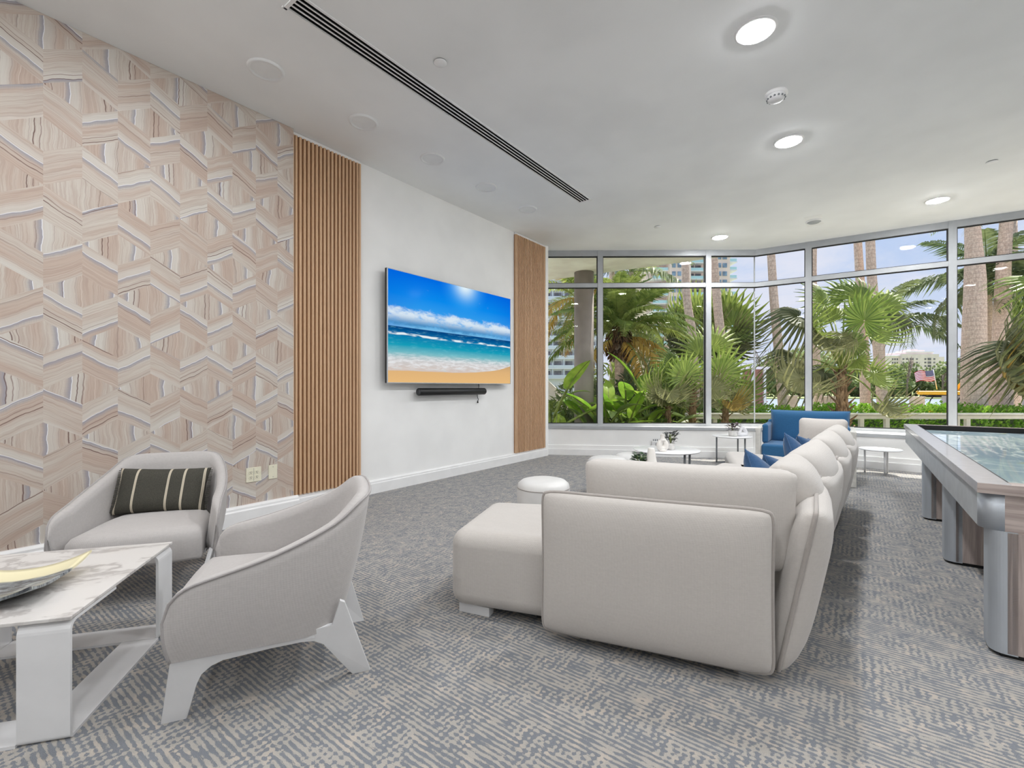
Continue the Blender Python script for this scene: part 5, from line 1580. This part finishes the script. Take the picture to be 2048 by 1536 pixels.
# feather palm at the far left, partly behind the column
def feather_palm(base, crown, label, meshes, n, el0, el1, rs, sc=1.0, seed=1):
    base = Vector(base); c = Vector(crown)-base; rng = random.Random(seed)
    t = thing('feather_palm', label, 'palm tree', base, 0, 'feather palms outside the glass')
    trunk_mb([(0, 0, 0), c*0.4, c*0.7, c], rs).build('trunk', M['trunk'], t)
    mb = MB(); mb.lathe([(rs[-1], -0.5), (rs[-1]*1.15, -0.3), (rs[-1]*0.8, 0.0), (0, 0.05)], c=c, seg=14); mb.build('crown_shaft', M['stem'], t)
    for i in range(n):
        r = i/n; link_mesh('frond', meshes[i % len(meshes)], t, frond_M(c, rad(i*137.5+seed*31), rad(el0+(el1-el0)*r+rng.uniform(-6, 6)), rng.uniform(-.3, .3), sc*rng.uniform(0.9, 1.1)))
    return t
bp = at(1168, 850, 12.5); bp.z = GZ
feather_palm(bp, at(1160, 600, 12.5), 'yellowish feather palm at the far left, behind the dark column', [PD[0], PD[1], PD[2]], 24, 70, -40, (0.14, 0.12), 0.95, 2)
PK = [pin_mesh('frond', 2.0, [M['pin_dark'], M['stem']], 34, 0.35, 0.6, 0.55, 51, 0.5, 0.25, 0.055), pin_mesh('frond', 2.1, [M['pin_dark'], M['stem']], 34, 0.15, 0.9, 0.55, 52, 0.7, 0.1, 0.055)]
bp = at(1985, 850, 15.0); bp.z = GZ
feather_palm(bp, at(1975, 560, 15.0), 'dark feather palm whose drooping fronds hang behind the thick trunks', PK, 18, 70, -25, (0.13, 0.10), 1.15, 3)
bp = at(2062, 850, 14.0); bp.z = GZ
feather_palm(bp, at(2058, 590, 14.0), 'dark feather palm half out of view at the right edge', PK, 16, 70, -15, (0.13, 0.10), 1.1, 4)
bp = at(1765, 850, 17.0); bp.z = GZ
feather_palm(bp, at(1762, 655, 17.0), 'feather palm behind the big fan palm, fronds arching to the right', PK, 12, 55, -20, (0.13, 0.10), 1.1, 6)
bp = at(1246, 850, 18.0); bp.z = GZ
feather_palm(bp, at(1262, 545, 18.0), 'feather palm high behind the date palm, just under the slab', [PD[0], PK[0]], 16, 65, -20, (0.15, 0.12), 1.3, 7)

# big-leaved plants along the left glass
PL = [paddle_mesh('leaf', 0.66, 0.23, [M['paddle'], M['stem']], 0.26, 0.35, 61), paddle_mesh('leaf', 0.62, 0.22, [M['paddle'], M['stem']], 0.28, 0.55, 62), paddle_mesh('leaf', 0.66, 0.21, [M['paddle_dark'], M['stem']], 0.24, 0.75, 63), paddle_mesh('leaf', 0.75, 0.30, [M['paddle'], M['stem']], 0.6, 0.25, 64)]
def broad_plant(px, Y, n, label, seed, hgt=0.9, kinds=(0, 1, 2), sc=1.0, grp='big leaved plants along the left glass'):
    rng = random.Random(seed); b = at(px, 800, Y); b.z = GZ
    t = thing('broad_leaf_plant', label, 'plant', b, 0, grp)
    mb = MB()
    for i in range(max(3, n//4)):
        a = rng.uniform(0, 2*math.pi); mb.tube([(math.cos(a)*0.05, math.sin(a)*0.05, 0), (math.cos(a)*0.10, math.sin(a)*0.10, hgt)], [0.025, 0.014], 6)
    mb.build('stalks', M['stem'], t)
    for i in range(n):
        z = hgt*(0.15+0.85*(i/n)); az = i*137.5+rng.uniform(-20, 20); el = rng.uniform(25, 75) if i > n*0.4 else rng.uniform(5, 55)
        link_mesh('leaf', PL[kinds[i % len(kinds)]], t, frond_M((0.06*math.sin(rad(az)), 0.06*math.cos(rad(az)), z), rad(az), rad(el), rng.uniform(-.5, .5), sc*rng.uniform(0.8, 1.1)))
    return t
broad_plant(1104, 8.9, 12, 'tall big leaved plant at the far left edge of the glass', 71, 1.25, (3, 0, 2), 1.15)
broad_plant(1140, 8.75, 14, 'low yellowish big leaved plant before the dark column', 72, 0.35, (0, 1), 0.75)
broad_plant(1213, 9.0, 18, 'big leaved plant just right of the first mullion', 73, 1.0, (0, 1, 2), 1.25)
broad_plant(1250, 9.15, 18, 'brightest big leaved plant, in the left half of the wide pane', 74, 1.15, (0, 0, 1, 2), 1.35)
broad_plant(1290, 9.3, 16, 'tallest big leaved plant, in the middle of the wide pane', 75, 1.5, (0, 1, 2), 1.4)
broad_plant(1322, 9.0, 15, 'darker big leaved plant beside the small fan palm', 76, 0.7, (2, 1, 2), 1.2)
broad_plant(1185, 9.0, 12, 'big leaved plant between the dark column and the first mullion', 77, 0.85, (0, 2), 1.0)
broad_plant(1268, 8.9, 13, 'low dark green big leaved plant close to the wide pane', 78, 0.45, (2, 2, 1), 1.1)

# leafy shrubs closing the view behind them
def shrub_mesh(seed, mat, n=1500):
    rng = random.Random(seed); mb = MB()
    for i in range(n):
        a = rng.uniform(0, 2*math.pi); z = rng.uniform(-0.2, 1); r = math.sqrt(max(0, 1-z*z))*(0.7+0.3*rng.random()); k = 1+0.2*math.sin(3*a+seed)+0.12*math.sin(7*z+seed)
        p = Vector((math.cos(a)*r*k, math.sin(a)*r*k, (z+0.2)*0.8*k))
        d = Vector((math.cos(a)+rng.uniform(-.8, .8), math.sin(a)+rng.uniform(-.8, .8), rng.uniform(-0.4, 0.9))).normalized(); q = d.cross(Vector((0, 0, 1))).normalized(); L = rng.uniform(0.16, 0.30); W = L*0.16
        up = q.cross(d)*0.1*L; b = len(mb.v); mb.v += [p, p+d*L*0.5+q*W+up, p+d*L, p+d*L*0.5-q*W+up]; mb.face((b, b+1, b+2)); mb.face((b, b+2, b+3))
    return mb.mesh('leaves', [mat])
SH = [shrub_mesh(81, M['pin_green']), shrub_mesh(82, M['paddle_dark']), shrub_mesh(83, M['pin_dark'])]
def shrub(px, Y, w, h, label, k):
    b = at(px, 800, Y); b.z = GZ
    t = thing('leafy_shrub', label, 'shrub', b, 0, 'leafy shrubs behind the palms')
    link_mesh('leaves', SH[k], t, Matrix.Diagonal((w, w*0.6, h/0.95, 1)))
    mb = MB()
    for i in range(5): a = i*1.3; mb.tube([(0.05*math.cos(a), 0.05*math.sin(a), 0), (w*0.4*math.cos(a), w*0.25*math.sin(a), h*0.7)], [0.03, 0.01], 5)
    mb.build('stems', M['twig'], t)
for (px, Y, w, h, k, lb) in ((1100, 11.2, 0.8, 1.0, 0, 'leafy shrub at the far left edge of the glass'), (1150, 11.6, 0.8, 1.3, 1, 'leafy shrub behind the dark column'), (1212, 11.0, 0.75, 1.25, 2, 'leafy shrub behind the first mullion'),
        (1275, 11.0, 0.8, 1.45, 2, 'dark leafy shrub right of the date palm trunk'), (1330, 11.3, 0.8, 1.35, 0, 'leafy shrub behind the tallest big leaved plant'), (1386, 11.0, 0.7, 1.1, 2, 'leafy shrub behind the bright fan palm'), (1440, 12.6, 0.8, 1.0, 0, 'leafy shrub at the end of the hedge, left of the glass corner'),
        (1300, 16.0, 1.5, 2.9, 2, 'large dark shrub mass behind the date palm'), (1390, 16.5, 1.4, 2.6, 2, 'large dark shrub mass behind the olive fan palms'), (1225, 15.5, 1.2, 1.9, 0, 'tall pale shrub left of the date palm trunk')):
    shrub(px, Y, w, h, lb, k)

# clipped hedge behind the railing: thousands of leaves over a woody core
rng = random.Random(9)
t = thing('hedge', 'bright green clipped hedge behind the white railing', 'hedge', (8.0, 12.2, GZ))
hx0, hx1 = -4.2, 9.0
mb = MB(); mb.box(((hx0+hx1)/2, 0.05, 0.36), (hx1-hx0, 0.7, 0.72)); mb.build('branches', M['pin_dark'], t)
mb = MB()
for i in range(11000):
    x = rng.uniform(hx0, hx1); k = rng.random()
    top = 0.99+0.05*math.sin(x*2.3)+0.04*math.sin(x*5.1+1)
    if k < 0.45: y, z = rng.uniform(-0.55, 0.55), top+rng.uniform(-0.16, 0.06)
    else: z = rng.uniform(0.0, top); y = -0.52+rng.uniform(-0.08, 0.12)-0.05*math.sin(3*z)
    p = Vector((x, y, z)); d = Vector((rng.uniform(-1, 1), rng.uniform(-1.2, 0.5), rng.uniform(0.0, 1.3))).normalized()
    s = d.cross(Vector((rng.uniform(-.4, .4), 0.3, 1))).normalized(); L = rng.uniform(0.07, 0.125); W = L*0.33
    b = len(mb.v); up = s.cross(d)*0.15*L
    mb.v += [p, p+d*L*0.5+s*W+up, p+d*L, p+d*L*0.5-s*W+up]; mb.face((b, b+1, b+2)); mb.face((b, b+2, b+3))
o = mb.build('foliage', M['hedge'], t)
# low plants on the ground before the railing
t = thing('ground_cover', 'low green ground cover between the glass and the railing', 'plant', (6.0, 9.1, GZ))
mb = MB()
for i in range(3500):
    x = rng.uniform(-3.4, 5.0); y = rng.uniform(-0.25, 0.6)-0.45*max(0, x-1.0)*0.6
    if x > -1.0 and y < -0.2-0.66*(x+1.0)*0.8: continue
    p = Vector((x, y, rng.uniform(0.0, 0.35))); d = Vector((rng.uniform(-1, 1), rng.uniform(-1, 1), rng.uniform(0.2, 1.5))).normalized()
    s = d.cross(Vector((0.2, 0.3, 1))).normalized(); L = rng.uniform(0.08, 0.22); W = L*0.13
    b = len(mb.v); mb.v += [p, p+d*L*0.5+s*W, p+d*L, p+d*L*0.5-s*W]; mb.face((b, b+1, b+2)); mb.face((b, b+2, b+3))
mb.build('blades', M['pin_green'], t)

# ---------------------------------------------------------------- quay: posts, pavilion, boat with flag
for i, (px, w_, zt) in enumerate(((1655, 0.30, 795), (1632, 0.22, 790), (1834, 0.24, 796), (1580, 0.26, 794))):
    p = at(px, zt, 18.2); hh = p.z-(GZ+0.05)
    o_t = thing('quay_post', ['square concrete quay post seen left of the big fan palm trunk', 'square concrete quay post hidden beside the first right mullion', 'square concrete quay post left of the yellow boat', 'square concrete quay post behind the blue chair'][i], 'post', (p.x, 18.2, GZ+0.05), 0, 'concrete quay posts')
    mb = MB(); mb.box((0, 0, hh/2), (w_*1.6, w_*1.2, hh)); mb.build('shaft', M['quay'], o_t, bevel=0.01)
    mb = MB(); mb.box((0, 0, hh+0.03), (w_*1.75, w_*1.35, 0.06)); mb.build('cap', M['quay'], o_t, bevel=0.01)
Yb = 46.0
pb = at(1455, 795, Yb)
t = thing('waterside_pavilion', 'red brown timber pavilion with white posts, far behind the glass corner', 'building', (pb.x, Yb, -1.3))
wv_ = (1530-1400)/FPX*Yb; hh = at(1455, 737, Yb).z+1.3
mb = MB(); mb.box((0.8, 1.5, hh*0.5+0.2), (wv_, 2.4, hh-0.4)); mb.build('wall', M['brick'], t)
mb = MB(); mb.box((0.8, 1.5, hh+0.05), (wv_+0.6, 3.4, 0.25)); mb.build('roof', M['bld_cream'], t)
for i in range(6): mb = MB(); mb.box((0.8-wv_/2+0.3+i*(wv_-0.6)/5, 0.1, hh/2), (0.22, 0.22, hh)); mb.build('post', M['rail_white'], t)
mb = MB(); mb.box((0.8, 0.05, 1.0), (wv_, 0.08, 0.08)); mb.box((0.8, 0.05, 1.9), (wv_, 0.08, 0.12)); mb.build('rail', M['brick'], t)

Yt = 24.0
bx0 = at(1836, 785, Yt); bx1 = at(1925, 785, Yt)
BA = math.radians(40)          # the boat lies square to the line of sight
def loc(px, py, dy=0):
    u = (px-1024)/FPX; ex_, ey_ = (math.cos(BA), -math.sin(BA)), (math.sin(BA), math.cos(BA))
    k = (u*(Yt+ey_[1]*dy)-(bx0.x+ey_[0]*dy))/(ex_[0]-u*ex_[1]); Y = Yt+ex_[1]*k+ey_[1]*dy
    return Vector((k, dy, HC-(py-HY)/FPX*Y+1.4))
t = thing('yellow_water_taxi', 'yellow boat with a yellow canopy and clear side curtains behind the hedge', 'boat', (bx0.x, Yt, -1.4), -BA)
x1 = 5.2; zr = loc(1836, 787).z; zg = loc(1836, 812).z
mb = MB(); hull = [(0.3, 0.0), (x1-0.4, 0.0), (x1, zg*0.9), (-0.25, zg*1.0)]
b = len(mb.v)
for y, k in ((0.0, 1), (1.9, 1)):
    for (x, z) in hull: mb.v.append(Vector((x, y, z)))
mb.face((0, 1, 2, 3)); mb.face((7, 6, 5, 4))
for i in range(4): j = (i+1) % 4; mb.face((j, i, 4+i, 4+j))
mb.build('hull', M['yellow'], t, bevel=0.05)
mb = MB(); mb.prism([(-0.05, -0.15), (x1, -0.15), (x1, 2.05), (-0.05, 2.05)], zr-0.06, zr+0.13); mb.build('canopy', M['yellow'], t, bevel=0.08, seg=3)
mb = MB(); mb.box((x1/2, 0.95, zr-0.14), (x1-0.2, 1.8, 0.12)); mb.build('canopy_lining', M['black'], t)
mb = MB(); mb.box((x1/2+0.35, 0.05, (zg+zr-0.1)/2), (x1-1.1, 0.03, zr-0.1-zg)); mb.build('side_curtain', M['boat_glass'], t)
for i in range(5):
    px_ = 0.42+i*1.02
    mb = MB(); mb.tube(catmull([(px_, 0.0, zg), (px_+0.06, 0.0, (zg+zr)/2), (px_+0.22, 0.0, zr-0.1)], 4), 0.028, 6); mb.build('canopy_post', M['black'], t)
mb = MB(); f0, f1_, f2 = loc(1904, 783), loc(1924, 783), loc(1924, 757)
b = 0
for dy in (0.5, 0.62): mb.v += [f0+Vector((0, dy, -.05)), f1_+Vector((0.1, dy, -.05)), f2+Vector((0.1, dy, 0))]
mb.face((0, 1, 2)); mb.face((5, 4, 3)); mb.face((0, 3, 4, 1)); mb.face((1, 4, 5, 2)); mb.face((2, 5, 3, 0)); mb.build('fin', M['yellow'], t)
# flag on its staff, hung from the canopy
pole0, pole1 = loc(1874, 779, 0.6), loc(1866.5, 739, 0.6)
o_f = thing('national_flag', 'flag with red and white stripes and a starred blue corner flying over the yellow boat', 'flag', (bx0.x, Yt, -1.4), -BA)
mb = MB(); mb.tube([pole0, pole1], 0.018, 8); mb.build('staff', M['boat_white'], o_f)
M['flag_red'] = plain('flag_red', (190, 52, 66), 0.7); M['flag_white'] = plain('flag_white', (236, 232, 232), 0.7); M['flag_blue'] = plain('flag_blue', (66, 74, 122), 0.7)
fh = (pole1-loc(1869.5, 756.5, 0.6)).length*1.22; fl = (pole1-loc(1829, 745, 0.6)).length; dn = (pole0-pole1).normalized()
def fp(u, v, off=0): 
    p = pole1+dn*(0.01+fh*v)+Vector((-fl*u, 0.10*math.sin(u*7.0)+off, -0.16*u*u*(1-0.3*v)-0.05*math.sin(u*6)))
    return p+Vector((0.03*v*u*0, 0, 0))
cloth = [MB(), MB()]
for i in range(13):
    m_ = cloth[i % 2]
    m_.grid([[fp(k/24, i/13), fp(k/24, (i+1)/13)] for k in range(25)])
cloth[0].build('red_stripes', M['flag_red'], o_f); cloth[1].build('white_stripes', M['flag_white'], o_f)
mb = MB(); mb.grid([[fp(0.42*k/12, v*7/13/4, -0.012) for v in range(5)] for k in range(13)]); mb.grid([[fp(0.42*k/12, v*7/13/4, 0.012) for v in range(5)] for k in range(13)]); mb.build('blue_corner', M['flag_blue'], o_f)
mb = MB()
for r in range(9):
    for c in range(6 if r % 2 == 0 else 5):
        u = (c+(0.5 if r % 2 == 0 else 1.0))/6*0.42; v = (r+0.5)/9*7/13; c0 = fp(u, v, -0.016); R_ = 0.016
        b = len(mb.v); mb.v.append(c0)
        for k in range(10): a = math.pi*k/5; rr_ = R_ if k % 2 == 0 else R_*0.42; mb.v.append(c0+Vector((math.sin(a)*rr_, 0, math.cos(a)*rr_)))
        for k in range(10): mb.face((b, b+1+k, b+1+(k+1) % 10))
mb.build('stars', M['flag_white'], o_f)

# ---------------------------------------------------------------- far shore: mangroves and towers
def blob_tree_mesh(seed, mat):
    rng = random.Random(seed); mb = MB()
    for i in range(900):
        a = rng.uniform(0, 2*math.pi); z = rng.uniform(-1, 1); r = math.sqrt(1-z*z)*(0.75+0.25*rng.random())
        k = 1+0.22*math.sin(3*a+seed)+0.15*math.sin(5*z+seed)
        p = Vector((math.cos(a)*r*k, math.sin(a)*r*k, z*0.62*k+0.62))
        d = Vector((rng.uniform(-1, 1), rng.uniform(-1, 1), rng.uniform(-0.3, 1))).normalized(); s = d.cross(Vector((0, 0, 1))).normalized(); L = rng.uniform(0.12, 0.26)
        b = len(mb.v); mb.v += [p-s*L*.5, p+d*L*0.6-s*L*.1, p+s*L*.5, p-d*L*0.4]; mb.face((b, b+3, b+2, b+1))
    return mb.mesh('crown', [mat])
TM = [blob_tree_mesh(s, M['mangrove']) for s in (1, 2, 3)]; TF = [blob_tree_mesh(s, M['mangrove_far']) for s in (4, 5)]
def shore_tree(px, ptop, wpx, Y, label, kind, cat='tree', name='mangrove_tree'):
    p = at(px, ptop, Y); b = Vector((p.x, Y, -1.2)); H = p.z+1.2; Wd = wpx/FPX*Y/2
    t = thing(name, label, cat, b, 0, 'mangrove trees on the far shore')
    link_mesh('crown', kind, t, Matrix.Translation((0, 0, 0)) @ Matrix.Diagonal((Wd, Wd*0.7, H/1.3, 1)))
    mb = MB(); mb.tube([(0, 0, 0), (0.1*Wd, 0, H*0.3), (0, 0, H*0.7)], [0.12*Wd, 0.1*Wd, 0.04*Wd], 6); mb.build('trunk', M['twig'], t)
trees = [(1752, 742, 62, 112), (1786, 738, 60, 116), (1818, 733, 64, 120), (1852, 738, 62, 118), (1884, 731, 62, 114), (1918, 735, 66, 118), (1952, 738, 62, 116), (1990, 730, 66, 120), (2026, 734, 62, 116), (2060, 732, 60, 116), (1716, 736, 62, 118), (1680, 722, 66, 120), (1640, 716, 70, 122), (1600, 712, 70, 120), (1560, 722, 66, 116), (1528, 730, 60, 118), (1492, 738, 60, 118), (1455, 742, 60, 118)]
for i, (px, pt, wp, Y) in enumerate(trees):
    shore_tree(px, pt, wp, Y, 'olive green tree in the row along the far shore', TM[i % 3])
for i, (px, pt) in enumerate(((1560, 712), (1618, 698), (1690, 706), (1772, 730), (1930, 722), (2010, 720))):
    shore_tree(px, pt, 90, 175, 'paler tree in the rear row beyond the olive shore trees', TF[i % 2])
# bare branching shrubs against the sky
def bare_shrub(px, py, Y, hpx, label, seed):
    rng = random.Random(seed); b = at(px, py, Y); b.z = -1.2; Hh = hpx/FPX*Y
    t = thing('bare_shrub', label, 'shrub', b, 0, 'bare branching shrubs'); mb = MB()
    def br(p, d, L, r, k):
        q = p+d*L; mb.tube([p, q], [r, r*0.6], 5)
        if k:
            for _ in range(3): br(p+d*L*rng.uniform(0.5, 1), (d+Vector((rng.uniform(-.7, .7), rng.uniform(-.5, .5), rng.uniform(-.1, .5)))).normalized(), L*0.62, r*0.55, k-1)
    br(Vector((0, 0, 0)), Vector((0.05, 0, 1)), Hh*0.45, 0.02*Hh, 3); mb.build('branches', M['twig'], t)
bare_shrub(1813, 798, 108, 104, 'bare branching shrub left of the flag, before the cream hotel', 1)
bare_shrub(1884, 798, 108, 100, 'bare branching shrub before the right half of the cream hotel', 2)
bare_shrub(1515, 798, 108, 112, 'bare branching shrub by the glass corner', 3)
bare_shrub(1920, 798, 108, 100, 'bare branching shrub between the last mullion and the thickest trunk', 4)

def facade(t, X0, X1, Yf, z0, z1, fl, bays, win, wmat, sill=0.9, name='window', frac=0.6):
    """rows of windows sunk in a front wall; each a part"""
    nf = int((z1-z0)/fl); bw = (X1-X0)/bays
    for j in range(nf):
        for i in range(bays):
            mb = MB(); cx = X0+bw*(i+0.5); cz = z0+fl*(j+0.5)
            mb.box((cx, Yf, cz), (bw*frac, 0.5, fl*win)); mb.box((cx, Yf-0.27, cz), (bw*0.05, 0.06, fl*win)); mb.build(name, M[wmat], t)
# white apartment block far left
Yc = 140.0
X0, X1 = at(1060, 0, Yc).x, at(1193, 0, Yc).x
t = thing('white_apartment_block', 'white apartment block with railed balconies behind the dark column', 'building', (X0, Yc, -1.2))
Wb = X1-X0
mb = MB(); mb.box((Wb/2, 6, 22), (Wb, 12, 44)); mb.build('wall', M['bld_white'], t)
facade(t, 0, Wb, -0.05, 5, 40, 2.95, 6, 0.55, 'bld_win_dark', frac=0.62)
for j in range(12):
    z = 5+2.95*j
    mb = MB(); mb.box((Wb/2, -0.8, z), (Wb, 1.7, 0.22)); mb.build('balcony_slab', M['bld_white'], t)
    mb = MB(); mb.box((Wb/2, -1.6, z+0.6), (Wb, 0.08, 0.9))
    for i in range(7): mb.box((Wb*i/6, -0.8, z+1.4), (0.25, 1.5, 2.6))
    mb.build('balcony_rail', M['bld_rail'], t)
# peach tower with aqua balconies
Yc = 165.0
def bxp(px): return at(px, 0, Yc).x
X0 = bxp(1318)
t = thing('peach_tower', 'tall peach and white tower with aqua glass balconies behind the leaning trunks', 'building', (X0, Yc, -1.2))
def lx(px): return bxp(px)-X0
mb = MB(); mb.box(((lx(1340)+lx(1382))/2, 9, 30), (lx(1382)-lx(1340), 18, 60)); mb.box(((lx(1382)+lx(1425))/2, 12, 30), (lx(1425)-lx(1382), 16, 60)); mb.box(((lx(1425)+lx(1460))/2, 9, 30), (lx(1460)-lx(1425), 18, 60)); mb.box(((lx(1300)+lx(1342))/2, 13, 28), (lx(1342)-lx(1300), 16, 56))
mb.build('wall', M['bld_pink'], t)
facade(t, lx(1342), lx(1364), -0.05, 6, 58, 2.95, 2, 0.52, 'bld_win', frac=0.62)
facade(t, lx(1432), lx(1455), -0.05, 6, 58, 2.95, 2, 0.52, 'bld_win', frac=0.70)
facade(t, lx(1383), lx(1412), 3.95, 6, 58, 2.95, 2, 0.66, 'bld_win_dark', frac=0.78, name='balcony_door')
for j in range(17):
    z = 6+2.95*j
    mb = MB(); mb.box(((lx(1383)+lx(1413))/2, 3.0, z), (lx(1413)-lx(1383), 2.4, 0.3)); mb.box(((lx(1306)+lx(1340))/2, 3.6, z), (lx(1340)-lx(1306), 4.5, 0.35)); mb.box(((lx(1458)+lx(1476))/2, 4, z), (lx(1476)-lx(1458), 7, 0.35)); mb.build('balcony_slab', M['bld_white'], t)
    mb = MB(); mb.box(((lx(1383)+lx(1413))/2, 1.8, z+0.65), (lx(1413)-lx(1383), 0.1, 1.0)); mb.box(((lx(1308)+lx(1339))/2, 1.4, z+0.65), (lx(1339)-lx(1308), 0.1, 1.0)); mb.box(((lx(1459)+lx(1475))/2, 0.6, z+0.65), (lx(1475)-lx(1459), 0.1, 1.0)); mb.box((lx(1475), 4, z+0.65), (0.1, 6.6, 1.0)); mb.build('balcony_glass', M['bld_aqua'], t)
# cream hotel across the bay
Yc = 420.0
hx = lambda px: at(px, 0, Yc).x
X0 = hx(1788); hz = lambda py: at(0, py, Yc).z+1.2
t = thing('cream_hotel', 'cream stepped hotel across the bay above the flag', 'building', (X0, Yc, -1.2))
mb = MB()
for (a, b_, tp, dp) in ((1788, 1806, 712, 20), (1806, 1880, 708, 26), (1880, 1897, 713, 20), (1817, 1872, 704, 22), (1833, 1859, 699, 18), (1838, 1853, 697, 10)):
    mb.box(((hx(a)+hx(b_))/2-X0, 14, hz(tp)/2), (hx(b_)-hx(a), dp, hz(tp)))
mb.build('wall', M['bld_cream'], t)
mb = MB(); mb.box(((hx(1788)+hx(1806))/2-X0, 14, hz(711.5)), (hx(1806)-hx(1788)+1, 21, 0.8)); mb.box(((hx(1817)+hx(1872))/2-X0, 14, hz(703.5)), (hx(1872)-hx(1817)+1, 23, 0.8)); mb.build('roof_edge', M['bld_white'], t)
for (a, b_, dp) in ((1821, 1829, 0.9), (1857, 1864, 0.9)):
    facade(t, hx(a)-X0, hx(b_)-X0, 0.9, 17, hz(710), 3.2, 1, 0.62, 'bld_win_dark', frac=0.9)
for px in (1808, 1815, 1835, 1852, 1870): facade(t, hx(px)-X0-0.6, hx(px)-X0+1.0, 0.9, 17, hz(711), 3.2, 1, 0.4, 'bld_win_dark', frac=0.9)
facade(t, hx(1790)-X0, hx(1804)-X0, 3.9, 17, hz(714), 3.2, 3, 0.5, 'bld_win_dark', frac=0.5)
# pale blue towers behind the thick trunks
Yc = 480.0
for (a, b_, tp, lb) in ((1964, 1990, 640, 'pale blue glass tower between the two thick trunks'), (2016, 2042, 650, 'pale blue glass tower right of the second thick trunk')):
    X0 = at(a, 0, Yc).x; Wb = at(b_, 0, Yc).x-X0; Ht = at(0, tp, Yc).z+1.2
    t = thing('blue_tower', lb, 'building', (X0, Yc, -1.2), 0, 'pale blue towers across the bay')
    mb = MB(); mb.box((Wb/2, 7, Ht/2), (Wb, 14, Ht)); mb.build('wall', M['bld_blue'], t)
    facade(t, 0, Wb, -0.05, 24, Ht, 3.6, 4, 0.5, 'bld_win', frac=0.62)
